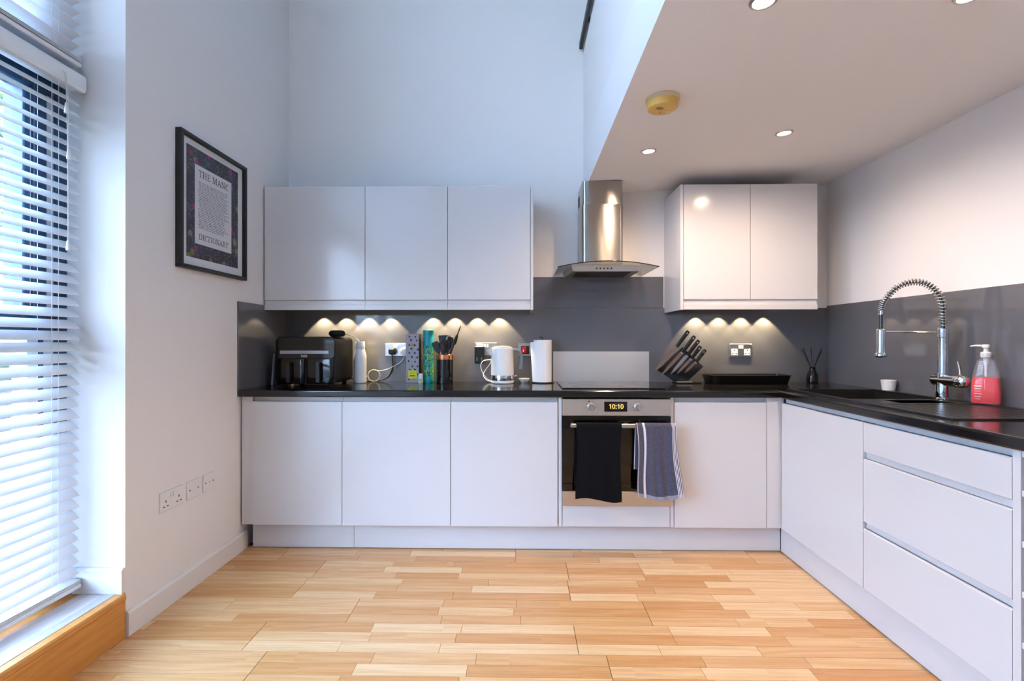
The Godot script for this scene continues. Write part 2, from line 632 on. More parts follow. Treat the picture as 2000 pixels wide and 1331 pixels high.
func build_floor() -> void:
	var floor_node := structure("floor", span(-2.0, 2.25, -0.12, -0.006, -3.15, BACK + 0.15), M.joint_dark, "beech three-strip laminate floor")
	var rest := Shape.new()
	var d := 2.85
	var row := 0
	var joint := 0.0
	var made := 0
	while d > -3.0:
		if row % 3 == 0: joint = rng.randf() * 1.285
		var right := 1.50 if d > 1.25 else RIGHT
		var x := LEFT - joint
		while x < right:
			var a := rng.randf_range(0.30, 0.48)
			var b := rng.randf_range(0.30, 0.46)
			var cuts := [0.0, a, a + b, 1.285]
			for k in 3:
				var x0 := maxf(x + cuts[k] + (0.0008 if k == 0 else 0.0002), LEFT)
				var x1 := minf(x + cuts[k + 1] - (0.0008 if k == 2 else 0.0002), right)
				if x1 - x0 < 0.01: continue
				var gap := 0.0007 if row % 3 == 2 else 0.0002
				var s := rest if made >= 296 else Shape.new()
				strip(s, x0, x1, d - 0.065 + gap, d - 0.0002)
				if made < 296:
					part(floor_node, "plank", s, M["beech_%d" % rng.randi_range(0, 5)])
				made += 1
			x += 1.285
		d -= 0.065
		row += 1
	var o := part(floor_node, "planks", rest, M.beech_1)
	o.set_meta("kind", "stuff")


func strip(s: Shape, x0: float, x1: float, d0: float, d1: float) -> void:
	var o := Vector2(rng.randf(), rng.randf())
	var e := 0.0006
	var uv := func(q: Vector3) -> Vector2: return Vector2(q.x * 0.9 + o.x, -q.z * 3.2 + o.y)
	var a := v(x0 + e, 0, d0 + e)
	var b := v(x1 - e, 0, d0 + e)
	var c := v(x1 - e, 0, d1 - e)
	var f := v(x0 + e, 0, d1 - e)
	s.quad_uv(a, b, c, f, uv.call(a), uv.call(b), uv.call(c), uv.call(f))
	var low := [v(x0, -0.006, d0), v(x1, -0.006, d0), v(x1, -0.006, d1), v(x0, -0.006, d1)]
	var top := [a, b, c, f]
	for k in 4:
		var m := (k + 1) % 4
		s.quad_uv(low[k], low[m], top[m], top[k], uv.call(low[k]), uv.call(low[m]), uv.call(top[m]), uv.call(top[k]))


# ---------------------------------------------------------------- window and blinds
func build_window() -> void:
	var w := Node3D.new()
	w.name = "window_1"
	w.set_meta("kind", "structure")
	w.set_meta("label", "tall dark framed window in the left wall behind slatted blinds")
	add_child(w)
	var x0 := -1.90
	var x1 := -1.82
	var dark := [[1.911, 1.96, 0.17, 4.42], [1.822, 1.875, 1.19, 4.42], [1.782, 1.81, 1.19, 4.42], [1.848, 1.862, 0.17, 1.19], [0.02, 0.10, 0.17, 4.42], [-2.2, -2.13, 0.17, 4.42]]
	for q in dark:
		part(w, "window_frame", span(x0, x1, q[2], q[3], q[0], q[1], 0.004), M.window_metal)
	for q in [[1.19, 1.31], [2.13, 2.33], [4.36, 4.42]]:
		part(w, "transom", span(x0 + 0.005, x1 - 0.004, q[0], q[1], -2.13, 1.911, 0.004), M.window_metal)
	for q in [[1.875, 1.911, 1.31, 4.36], [1.81, 1.822, 1.31, 4.36], [1.862, 1.911, 0.235, 1.19], [1.808, 1.848, 0.235, 1.19]]:
		part(w, "window_stile", span(x0 + 0.01, x1 - 0.012, q[2], q[3], q[0], q[1]), M.window_white)
	part(w, "bottom_rail", span(x0 + 0.005, x1 - 0.004, 0.17, 0.235, -2.13, 1.911, 0.004), M.window_white)
	for q in [[0.235, 1.19], [1.31, 2.13], [2.33, 4.36]]:
		part(w, "pane", span(-1.863, -1.857, q[0], q[1], 0.10, 1.81), M.window_pane)
		part(w, "pane", span(-1.863, -1.857, q[0], q[1], -2.13, 0.02), M.window_pane)


func blind(label: String, far: float, length: float, y_low: float, y_high: float, count: int, tilt: float, pulls: Array) -> void:
	var o := thing("venetian_blind", label, "blind", v(-1.765, y_low, far))
	var arc := PackedVector2Array()
	for k in 7:
		var q := -0.025 + 0.05 * k / 6.0
		arc.append(Vector2(q, 0.0032 - 4.2 * q * q))
	for k in 7:
		var q := 0.025 - 0.05 * k / 6.0
		arc.append(Vector2(q, 0.0008 - 4.2 * q * q))
	var slat := Shape.new().prism(arc, 0.0, length, Transform3D.IDENTITY, false).done()
	for k in count:
		put(o, "slat", slat, M.slat_paint, Vector3(0, 0.075 + k * 0.044, 0), Vector3(0, 0, tilt))
	for k in 3:
		put(o, "slat", slat, M.slat_paint, Vector3(0, 0.024 + k * 0.0055, 0), Vector3(0, 0, tilt * 0.08))
	part(o, "bottom_rail", Shape.new().prism(rounded(0.052, 0.018, 0.006), 0.0, length), M.slat_paint, Vector3(0, 0.010, 0))
	part(o, "head_rail", Shape.new().box(Vector3(-0.008, y_high - y_low - 0.035, length / 2), Vector3(0.045, 0.045, length), 0.003), M.slat_paint)
	var front := PackedVector2Array([Vector2(0.024, -0.064), Vector2(0.034, -0.064), Vector2(0.04, -0.054), Vector2(0.04, -0.01), Vector2(0.036, 0), Vector2(0.024, 0)])
	part(o, "valance", Shape.new().prism(front, -0.006, length), M.slat_paint, Vector3(0, y_high - y_low, 0))
	part(o, "valance_return", Shape.new().box(Vector3(0, y_high - y_low - 0.032, -0.003), Vector3(0.05, 0.064, 0.006), 0.002), M.slat_paint)
	for z in [0.125, 0.9, length - 0.16]:
		for x in [-0.027, 0.027]:
			part(o, "ladder_cord", Shape.new().tube([Vector3(x, 0.02, z), Vector3(x, y_high - y_low - 0.05, z)], 0.0009, 5), M.slat_cord)
		part(o, "lift_cord", Shape.new().tube([Vector3(0.024, 0.02, z - 0.03), Vector3(0.024, y_high - y_low - 0.05, z - 0.03)], 0.0009, 5), M.slat_cord)
	for q in pulls:   # [distance from the far end, height of the tassel]
		var y: float = q[1] - y_low
		part(o, "pull_cord", Shape.new().tube(smooth_path([Vector3(0.046, y_high - y_low - 0.03, q[0]), Vector3(0.058, (y_high - y_low + y) / 2, q[0] + 0.004), Vector3(0.056, y, q[0])], 5), 0.0012, 5), M.slat_cord)
		part(o, "tassel", Shape.new().lathe([Vector2(0.007, 0), Vector2(0.0075, 0.004), Vector2(0.005, 0.034), Vector2(0.0025, 0.04)], 12, at(Vector3(0.056, y - 0.036, q[0]))), M.white_plastic)


func build_blinds() -> void:
	var low := deg_to_rad(-42)
	var high := deg_to_rad(26)
	blind("white slatted blind with part open slats, over the lower window by the pillar", 1.932, 1.80, 0.205, 2.229, 43, low, [[0.098, 2.075], [0.088, 1.905], [0.090, 1.56]])
	blind("white slatted blind over the upper window, above the long white valance", 1.932, 1.80, 2.262, 4.40, 46, high, [[0.100, 2.60]])
	blind("white slatted blind over the lower window further along the left wall", 0.03, 2.12, 0.205, 2.229, 43, deg_to_rad(-66), [[0.1, 1.2]])
	blind("white slatted blind over the upper window further along the left wall", 0.03, 2.12, 2.262, 4.40, 46, deg_to_rad(13), [[0.1, 2.6]])


func leaves(parent: Node3D, count: int, size: float, m: Material, place: Callable) -> void:
	var s := Shape.new()
	for k in [-1.0, 1.0]:
		s.tri(Vector3(0, 0, 0), Vector3(k * 0.35, 0.5, 0.08), Vector3(0, 1, 0))
	var mm := MultiMesh.new()
	mm.transform_format = MultiMesh.TRANSFORM_3D
	mm.mesh = s.done()
	mm.instance_count = count
	for i in count:
		var b := Basis.from_euler(Vector3(rng.randf() * TAU, rng.randf() * TAU, rng.randf() * TAU)).scaled(Vector3.ONE * size * rng.randf_range(0.7, 1.3))
		mm.set_instance_transform(i, Transform3D(b, place.call()))
	var o := MultiMeshInstance3D.new()
	o.name = "foliage"
	o.multimesh = mm
	o.material_override = m
	o.set_meta("kind", "stuff")
	parent.add_child(o, true)


func build_outside() -> void:
	structure("ground", span(-40, -1.96, -0.6, -0.3, -20, 40), M.lawn, "lawn outside the window")
	var path := single("garden_path", span(-4.2, -2.4, -0.3, -0.27, -12, 14), M.paving, "pale paved path outside the window", "path")
	path.set_meta("kind", "structure")
	var b := thing("garden_house", "pale rendered building across the garden", "building", Vector3(-15.0, -0.3, -14.2), Vector3(0, PI / 4, 0))
	part(b, "wall", Shape.new().box(Vector3(0, 5.5, -3), Vector3(16, 11, 6)), M.render_wall)
	for i in 7:
		for j in 4:
			var c := Vector3(-6.9 + i * 2.3, 1.6 + j * 2.6, 0)
			var f := part(b, "window", Shape.new().box(Vector3(0, 0, 0.02), Vector3(1.3, 1.6, 0.12), 0.02), M.far_frame, c)
			for k in [-0.31, 0.31]:
				part(f, "pane", Shape.new().box(Vector3(k, 0, 0.06), Vector3(0.54, 1.44, 0.06)), M.far_window)
	part(b, "parapet", Shape.new().box(Vector3(0, 11.1, -2.9), Vector3(16.3, 0.25, 6.3), 0.03), M.far_frame)
	var sh := thing("shed", "low pale outbuilding with a grey sloping roof in the garden", "shed", Vector3(-9.6, -0.3, -8.6), Vector3(0, PI / 4, 0))
	part(sh, "wall", Shape.new().box(Vector3(0, 1.2, -1), Vector3(5.5, 2.4, 2)), M.render_wall)
	part(sh, "roof", Shape.new().box(Vector3.ZERO, Vector3(5.9, 0.08, 2.6), 0.01), M.shed_roof, Vector3(0, 2.75, -0.9), Vector3(0.32, 0, 0))
	part(sh, "door", Shape.new().box(Vector3(0.8, 0.95, 0.03), Vector3(0.85, 1.9, 0.06), 0.01), M.far_frame)
	var hedge := thing("hedge", "clipped green hedge growing outside the window", "hedge", Vector3(-4.3, -0.3, -4.2), Vector3(0, 0.5, 0))
	part(hedge, "branches", Shape.new().loft([[0.0, 0.26, 1.9], [0.8, 0.30, 2.0], [1.15, 0.24, 1.9]], 6.0, 24), M.bark)
	leaves(hedge, 3600, 0.10, M.leaf_hedge, func() -> Vector3: return Vector3(rng.randf_range(-0.42, 0.42), rng.randf_range(0.03, 1.36), rng.randf_range(-2.2, 2.2)))
	var tree := thing("tree", "slender pale leaved tree standing outside the window", "tree", Vector3(-5.2, -0.3, -6.4))
	part(tree, "trunk", Shape.new().tube(smooth_path([Vector3(0, 0, 0), Vector3(0.05, 1.6, 0.1), Vector3(-0.1, 3.2, 0), Vector3(0, 5.2, 0.1)]), 0.07, 8, Transform3D.IDENTITY, 0.02), M.bark, Vector3(-0.9, 0, 0.2))
	for k in 14:
		var a := k * 2.4
		var y := 2.3 + k * 0.2
		var tip := Vector3(cos(a) * 1.2, y + 0.9, sin(a) * 1.2)
		part(tree, "branch", Shape.new().tube(smooth_path([Vector3(0, y, 0), tip * Vector3(0.5, 0, 0.5) + Vector3(0, y + 0.6, 0), tip], 4), 0.022, 6, Transform3D.IDENTITY, 0.006), M.bark, Vector3(-0.9, 0, 0.2))
	leaves(tree, 1300, 0.10, M.leaf_pale, func() -> Vector3:
		var q := Vector3(rng.randfn(), rng.randfn(), rng.randfn()).normalized() * pow(rng.randf(), 0.5)
		return Vector3(-0.9 + q.x * 1.3, 4.2 + q.y * 1.7, 0.2 + q.z * 1.3))


# ---------------------------------------------------------------- fitted kitchen
func build_splashbacks() -> void:
	single("splashback", span(-1.577, 2.039, 0.872, 1.403, GLASS, BACK, 0.0008), M.splash_glass, "long grey glass splashback along the back wall above the worktop", "splashback")
	single("splashback", span(0.078, 0.954, 1.405, 1.613, GLASS, BACK, 0.0008), M.splash_glass, "grey glass splashback panel between the wall cabinets behind the hood", "splashback")
	single("splashback", span(LEFT, -1.577, 0.872, 1.403, 2.742, GLASS - 0.0005, 0.0008), M.splash_glass, "short grey glass panel on the left wall beside the air fryer", "splashback")
	single("splashback", span(2.039, RIGHT - 0.0006, 0.872, 1.417, 1.25, GLASS - 0.0005, 0.0008), M.splash_glass, "long grey glass splashback on the right wall behind the sink", "splashback")
	single("hob_splash_plate", span(0.215, 0.858, TOP + 0.001, 1.112, GLASS - 0.004, GLASS - 0.0003, 0.0006), M.splash_steel, "brushed steel plate standing behind the black hob", "splash plate")


func door(w: float, h: float, grip_low := false) -> Shape:   # 20 mm door whose grip edge is scooped back
	var q := PackedVector2Array([Vector2(0, 0), Vector2(0.0188, 0), Vector2(0.02, 0.0012), Vector2(0.02, h - 0.005), Vector2(0.0175, h - 0.001), Vector2(0.013, h), Vector2(0.006, h - 0.012), Vector2(0, h - 0.012)])
	if grip_low:
		for i in q.size(): q[i].y = h - q[i].y
	return Shape.new().prism(q, -w + 0.0018, -0.0018, Transform3D(SIDE, Vector3.ZERO))


func base_unit(called: String, label: String, category: String, pos: Vector3, turn: Vector3, w: float, fronts: Array, high := 0.684) -> Node3D:
	var o := thing(called, label, category, pos, turn)
	part(o, "carcass", Shape.new().box(Vector3(w / 2, 0.150 + high / 2, -0.305), Vector3(w - 0.001, high, 0.55)), M.cabinet_matt)
	part(o, "grip_rail", Shape.new().box(Vector3(w / 2, 0.855, -0.026), Vector3(w - 0.001, 0.028, 0.006), 0.001), M.cabinet_gloss)
	for f in fronts:   # [name, bottom, top]
		part(o, f[0], door(w, f[2] - f[1]), M.cabinet_gloss, Vector3(0, f[1], -0.02))
		if f[1] > 0.3:
			part(o, "grip_rail", Shape.new().box(Vector3(w / 2, f[1] - 0.014, -0.015), Vector3(w - 0.001, 0.0275, 0.006), 0.001), M.cabinet_gloss)
	return o


func build_base_run() -> void:
	var F := -BASE_FRONT
	var one := [["door", 0.148, 0.843]]
	base_unit("base_cabinet", "narrow white gloss base cabinet under the air fryer next to the left wall", "cabinet", Vector3(-1.511, 0, F), Vector3.ZERO, 0.507, one)
	base_unit("base_cabinet", "white gloss base cabinet under the patterned box and teal tube", "cabinet", Vector3(-1.004, 0, F), Vector3.ZERO, 0.610, one)
	base_unit("base_cabinet", "white gloss base cabinet under the kettle, beside the oven", "cabinet", Vector3(-0.394, 0, F), Vector3.ZERO, 0.598, one)
	base_unit("base_cabinet", "white gloss base cabinet under the knife block, between oven and corner", "cabinet", Vector3(0.846, 0, F), Vector3.ZERO, 0.507, one)
	single("filler_panel", span(-1.575, -1.512, 0.148, 0.868, 2.772, 2.792, 0.001), M.cabinet_gloss, "narrow white filler strip between the left wall and the base cabinets", "panel")
	single("corner_post", span(1.355, 1.449, 0.148, 0.868, 2.768, 2.80, 0.001), M.cabinet_gloss, "white corner strip where the two base runs meet", "panel")
	var h := thing("oven_housing", "white housing panels around the built-in oven", "cabinet", Vector3(0.205, 0, F))
	for x in [0.0115, 0.631]:
		part(h, "side_panel", Shape.new().box(Vector3(x, 0.508, -0.28), Vector3(0.019, 0.72, 0.55), 0.001), M.cabinet_gloss)
	part(h, "bottom_panel", Shape.new().box(Vector3(0.3215, 0.208, -0.012), Vector3(0.594, 0.116, 0.02), 0.001), M.cabinet_gloss)
	part(h, "floor_panel", Shape.new().box(Vector3(0.3215, 0.16, -0.3), Vector3(0.594, 0.018, 0.5)), M.cabinet_matt)
	single("plinth", span(-1.535, -0.953, 0.004, 0.147, 2.815, 2.831, 0.001), M.cabinet_gloss, "short white plinth board below the narrow base cabinet", "plinth")
	single("plinth", span(-0.951, 1.452, 0.004, 0.147, 2.815, 2.831, 0.001), M.cabinet_gloss, "long white plinth board below the oven and its neighbours", "plinth")
	single("plinth", span(1.455, 1.471, 0.004, 0.147, 1.25, 2.814, 0.001), M.cabinet_gloss, "white plinth board below the sink run", "plinth")


func build_sink_run() -> void:
	var turn := Vector3(0, -PI / 2, 0)
	base_unit("base_cabinet", "white gloss base cabinet with one door under the sink", "cabinet", v(RUN_FRONT, 0, 2.755), turn, 0.650, [["door", 0.148, 0.843]], 0.545)
	base_unit("drawer_cabinet", "white gloss cabinet of three drawers right of the sink door", "cabinet", v(RUN_FRONT, 0, 2.104), turn, 0.631, [["drawer", 0.148, 0.400], ["drawer", 0.428, 0.691], ["drawer", 0.719, 0.843]])
	single("end_panel", span(RUN_FRONT - 0.001, 2.03, 0.148, 0.868, 1.448, 1.4725, 0.001), M.cabinet_gloss, "white upright panel between the drawers and the open shelves", "panel")
	var s := thing("open_shelf_unit", "narrow white open shelf unit at the end of the sink run", "shelf", v(RUN_FRONT, 0.148, 1.4475), turn)
	part(s, "back_panel", Shape.new().box(Vector3(0.08, 0.36, -0.3), Vector3(0.158, 0.72, 0.012)), M.cabinet_matt)
	part(s, "side_panel", Shape.new().box(Vector3(0.168, 0.36, -0.15), Vector3(0.018, 0.72, 0.30), 0.001), M.cabinet_gloss)
	for y in [0.009, 0.164, 0.309, 0.453, 0.598, 0.711]:
		part(s, "shelf", Shape.new().box(Vector3(0.08, y, -0.147), Vector3(0.158, 0.018, 0.294), 0.001), M.cabinet_gloss)


func build_worktop() -> void:
	var y0 := 0.870
	var s := Shape.new()
	var edge := func(deep: float) -> PackedVector2Array:
		return PackedVector2Array([Vector2(-deep, y0), Vector2(-0.006, y0), Vector2(-0.002, y0 + 0.002), Vector2(0, y0 + 0.006), Vector2(0, TOP - 0.009), Vector2(-0.0014, TOP - 0.0045), Vector2(-0.0045, TOP - 0.0014), Vector2(-0.009, TOP), Vector2(-deep, TOP)])
	s.prism(edge.call(GLASS - 2.74), -(1.412 + 1.577), 0.0, Transform3D(SIDE, v(-1.577, 0, 2.74)))
	s.prism(edge.call(0.088), -(2.805 - 1.25), 0.0, Transform3D(SIDE.rotated(Vector3.UP, -PI / 2), v(1.412, 0, 2.805)))
	span(1.412, 2.0385, y0, TOP, 2.805, GLASS - 0.0003, 0.0, s)
	span(1.985, 2.0385, y0, TOP, 1.25, 2.805, 0.0, s)
	span(1.50, 1.985, y0, TOP, 1.25, 1.765, 0.0, s)
	single("worktop", s, M.worktop, "black speckled worktop running round the corner of the kitchen", "worktop")
	var h := thing("hob", "flat black glass hob set in the worktop above the oven", "hob", v(0.527, TOP, 2.84))
	part(h, "glass_top", Shape.new().box(Vector3(0, 0.003, -0.238), Vector3(0.585, 0.006, 0.475), 0.0015), M.hob_glass)
	for q in [[-0.14, -0.34, 0.09], [0.14, -0.34, 0.075], [-0.14, -0.13, 0.075], [0.14, -0.13, 0.09]]:
		var ring := []
		for k in 41: ring.append(Vector3(q[0] + cos(TAU * k / 40.0) * q[2], 0.0061, q[1] + sin(TAU * k / 40.0) * q[2]))
		part(h, "zone_ring", Shape.new().tube(ring, 0.0006, 4), M.grey_plastic)


func wall_unit(label: String, x0: float, widths: Array, y_top: float) -> Node3D:
	var w := 0.0
	for q in widths: w += q
	var o := thing("wall_cabinet", label, "cabinet", v(x0, 1.372, WALL_FRONT))
	var high := y_top - 1.372
	part(o, "carcass", Shape.new().box(Vector3(w / 2, (high + 0.033) / 2, -0.18), Vector3(w - 0.001, high - 0.033, 0.318)), M.cabinet_matt)
	var x := 0.0
	for q in widths:
		part(o, "door", door(q, high - 0.059, true), M.cabinet_gloss, Vector3(x, 0.059, -0.02))
		x += q
	part(o, "grip_rail", Shape.new().box(Vector3(w / 2, 0.0455, -0.0145), Vector3(w - 0.001, 0.026, 0.01), 0.001), M.cabinet_gloss)
	part(o, "pelmet", Shape.new().box(Vector3(w / 2, 0.0165, -0.009), Vector3(w - 0.001, 0.032, 0.018), 0.001), M.cabinet_gloss)
	return o


func build_wall_cabinets() -> void:
	wall_unit("widest white gloss wall cabinet, touching the left wall above the air fryer", -1.577, [0.622], 2.129)
	wall_unit("white gloss wall cabinet between the widest one and the end one, above the teal tube", -0.955, [0.506], 2.129)
	var a := wall_unit("white gloss wall cabinet above the kettle, beside the cooker hood", -0.449, [0.505], 2.129)
	part(a, "end_panel", Shape.new().box(Vector3(0.514, 0.378, -0.168), Vector3(0.016, 0.758, 0.34), 0.001), M.cabinet_gloss)
	var b := wall_unit("white gloss wall cabinet with two doors right of the cooker hood", 0.981, [0.400, 0.402], 2.129)
	part(b, "end_panel", Shape.new().box(Vector3(-0.0105, 0.378, -0.168), Vector3(0.018, 0.758, 0.34), 0.001), M.cabinet_gloss)
	for q in [[-1.337, "middle of the air fryer"], [-1.185, "black speaker puck"], [-1.032, "white drinks bottle"], [-0.88, "black plug"], [-0.594, "teal tube"], [-0.446, "utensil pot"], [-0.295, "black adaptor"], [-0.144, "kettle"]]:
		led(q[0], "tiny warm spotlight under the wall cabinets, above the " + q[1], "spotlights under the long row of wall cabinets")
	for q in [[1.168, "right above the knives"], [1.318, "between those above knives and double socket"], [1.468, "right above the empty double socket"], [1.618, "on the side towards the reed diffuser"]]:
		led(q[0], "tiny warm spotlight under the two-door cabinet, " + q[1], "spotlights under the two-door wall cabinet")


func led(x: float, label: String, group: String) -> void:
	var o := thing("cabinet_spotlight", label, "spotlight", v(x, 1.4049, 3.302), Vector3.ZERO, group)
	part(o, "bezel", Shape.new().lathe([Vector2(0.008, -0.0085), Vector2(0.0125, -0.0085), Vector2(0.013, -0.007), Vector2(0.013, 0)], 20), M.satin_steel)
	part(o, "lens", Shape.new().lathe([Vector2(0.001, -0.0095), Vector2(0.006, -0.009), Vector2(0.0078, -0.0078), Vector2(0.0078, -0.006)], 16), M.led_glow)
	var l := SpotLight3D.new()
	l.name = "light"
	o.add_child(l)
	l.position = Vector3(0, -0.011, 0)
	l.rotation.x = -PI / 2
	l.light_color = Color(1.0, 0.89, 0.70)
	l.light_energy = LED_ENERGY
	l.light_size = 0.002
	l.spot_range = 8
	l.spot_angle = 42
	l.spot_angle_attenuation = 0.15
	l.spot_attenuation = 2.0
	l.shadow_enabled = true


const LED_ENERGY := 0.45
const LAMP_ENERGY := 1.12


func build_hood() -> void:
	var o := thing("cooker_hood", "steel chimney cooker hood with a curved glass canopy above the hob", "cooker hood", v(0.506, 1.608, BACK))
	var body := PackedVector2Array()
	# low steel box with slanted ends
	var s := Shape.new()
	var lo := [Vector3(-0.218, 0, 0.0), Vector3(-0.19, 0, 0.32), Vector3(0.215, 0, 0.32), Vector3(0.218, 0, 0.0)]
	var hi := [Vector3(-0.225, 0.036, 0.0), Vector3(-0.20, 0.036, 0.326), Vector3(0.225, 0.036, 0.326), Vector3(0.228, 0.036, 0.0)]
	for k in 4:
		s.quad(lo[k], lo[(k + 1) % 4], hi[(k + 1) % 4], hi[k])
	s.quad(lo[3], lo[2], lo[1], lo[0])
	s.quad(hi[0], hi[1], hi[2], hi[3])
	var b := part(o, "body", s, M.brushed_steel)
	part(b, "grease_filter", Shape.new().box(Vector3(0.0, -0.001, 0.165), Vector3(0.34, 0.004, 0.24), 0.001), M.filter_mesh)
	for k in 5:
		part(b, "button", Shape.new().lathe([Vector2(0.0045, 0), Vector2(0.0045, 0.004), Vector2(0.0035, 0.005)], 12, at(Vector3(-0.046 + k * 0.0225, 0.017, 0.3225), Vector3(PI / 2, 0, 0))), M.print_black)
	var bend := func(u: float, w: float) -> Vector3:
		var x := (u - 0.5) * 0.594 + 0.006
		var q := (u - 0.5) * 2.0
		var z := 0.0 + (1.0 - w) * (0.462 - 0.028 * q * q)
		return Vector3(x, 0.043 - 0.030 * q * q + 0.0, z)
	var gl := part(o, "glass_canopy", Shape.new().sheet(bend, 28, 8, 0.005), M.canopy_glass)
	var rim := []
	for k in 29: rim.append(bend.call(k / 28.0, 0.0) + Vector3(0, -0.0025, 0.001))
	part(gl, "front_edge", Shape.new().tube(rim, 0.0029, 6), M.glass_edge)
	var tf := Transform3D(Basis(Vector3.RIGHT, -PI / 2), Vector3(0, 0, 0.1365))
	part(o, "chimney_lower", Shape.new().prism(rounded(0.254, 0.272, 0.022), 0.045, 0.423, tf, true), M.chimney_steel)
	var up := part(o, "chimney_upper", Shape.new().prism(rounded(0.249, 0.267, 0.020), 0.423, 0.569, tf, true), M.chimney_steel)
	for k in 5:
		part(up, "vent_slot", Shape.new().box(Vector3(-0.1246, 0.462 + k * 0.014, 0.075), Vector3(0.002, 0.009, 0.075)), M.pin_hole)


func build_oven() -> void:
	var o := thing("oven", "built-in steel and black glass oven with two towels on its handle", "oven", v(0.2275, 0.272, 2.748))
	var w := 0.596
	# cavity behind the door
	var c := Shape.new()
	for q in [[Vector3(w / 2, 0.10, -0.30), Vector3(0.46, 0.01, 0.44)], [Vector3(w / 2, 0.44, -0.30), Vector3(0.46, 0.01, 0.44)], [Vector3(0.065, 0.27, -0.30), Vector3(0.01, 0.35, 0.44)], [Vector3(w - 0.065, 0.27, -0.30), Vector3(0.01, 0.35, 0.44)], [Vector3(w / 2, 0.27, -0.525), Vector3(0.46, 0.35, 0.01)]]:
		c.box(q[0], q[1])
	part(o, "cavity", c, M.oven_cavity)
	var rack := part(o, "rack", Shape.new().tube([Vector3(0.08, 0.215, -0.09), Vector3(w - 0.08, 0.215, -0.09)], 0.0035, 8), M.chrome)
	for k in 13:
		part(rack, "rack_bar", Shape.new().tube([Vector3(0.10 + k * 0.033, 0.215, -0.09), Vector3(0.10 + k * 0.033, 0.215, -0.48)], 0.0018, 6), M.chrome)
	part(o, "control_panel", Shape.new().box(Vector3(w / 2, 0.5435, -0.01), Vector3(w, 0.093, 0.024), 0.002), M.brushed_steel)
	var d := Node3D.new()
	d.name = "door"
	o.add_child(d)
	var f := Shape.new()
	f.box(Vector3(w / 2, 0.466, -0.012), Vector3(w, 0.058, 0.02), 0.001)
	f.box(Vector3(w / 2, 0.102, -0.012), Vector3(w, 0.044, 0.02), 0.001)
	f.box(Vector3(0.055, 0.28, -0.012), Vector3(0.11, 0.32, 0.02), 0.0)
	f.box(Vector3(w - 0.055, 0.28, -0.012), Vector3(0.11, 0.32, 0.02), 0.0)
	part(d, "door_frame", f, M.oven_glass)
	part(d, "door_pane", Shape.new().box(Vector3(w / 2, 0.28, -0.006), Vector3(w - 0.218, 0.314, 0.004)), M.oven_window)
	part(d, "door_strip", Shape.new().box(Vector3(w / 2, 0.040, -0.01), Vector3(w, 0.078, 0.024), 0.002), M.brushed_steel)
	var hn := Shape.new()
	hn.box(Vector3(0.311, 0.4495, 0.043), Vector3(0.542, 0.022, 0.013), 0.003)
	for x in [0.052, 0.35]: hn.box(Vector3(x, 0.4495, 0.018), Vector3(0.018, 0.018, 0.045), 0.002)
	part(d, "handle", hn, M.satin_steel)
	lettering(d, "maker_name", "INDESIT", 0.0085, M.print_black, Vector3(0.306, 0.036, 0.0024))
	part(d, "maker_mark", Shape.new().lathe([Vector2(0.0052, 0), Vector2(0.0052, 0.0006), Vector2(0.0035, 0.0006), Vector2(0.0035, 0)], 20, at(Vector3(0.274, 0.036, 0.002), Vector3(PI / 2, 0, 0)), false), M.print_black)
	for x in [0.158, 0.415]:
		var k := part(o, "knob", Shape.new().lathe([Vector2(0.0215, 0), Vector2(0.0215, 0.004), Vector2(0.019, 0.006), Vector2(0.018, 0.018), Vector2(0.0165, 0.02)], 32, at(Vector3(x, 0.547, 0.002), Vector3(PI / 2, 0, 0))), M.satin_steel)
		part(k, "grip", Shape.new().box(Vector3(x + 0.003, 0.547, 0.025), Vector3(0.006, 0.036, 0.012), 0.002), M.chrome)
		for q in 7:
			var a := -2.3 + q * 0.66
			part(k, "dial_mark", Shape.new().box(Vector3(x + sin(a) * 0.03, 0.547 + cos(a) * 0.03, 0.0022), Vector3(0.003, 0.003, 0.0006)), M.print_black)
	part(o, "mode_mark", Shape.new().lathe([Vector2(0.004, 0), Vector2(0.004, 0.0006)], 14, at(Vector3(0.146, 0.577, 0.002), Vector3(PI / 2, 0, 0))), M.print_black)
	var dis := part(o, "display", Shape.new().box(Vector3(0.293, 0.548, 0.002), Vector3(0.126, 0.055, 0.004), 0.001), M.oven_glass)
	part(dis, "screen", Shape.new().box(Vector3(0.295, 0.549, 0.0042), Vector3(0.066, 0.036, 0.001)), M.print_dark)
	lettering(dis, "clock_digits", "10:10", 0.024, M.clock_glow, Vector3(0.295, 0.549, 0.005))
	towels(o.position)


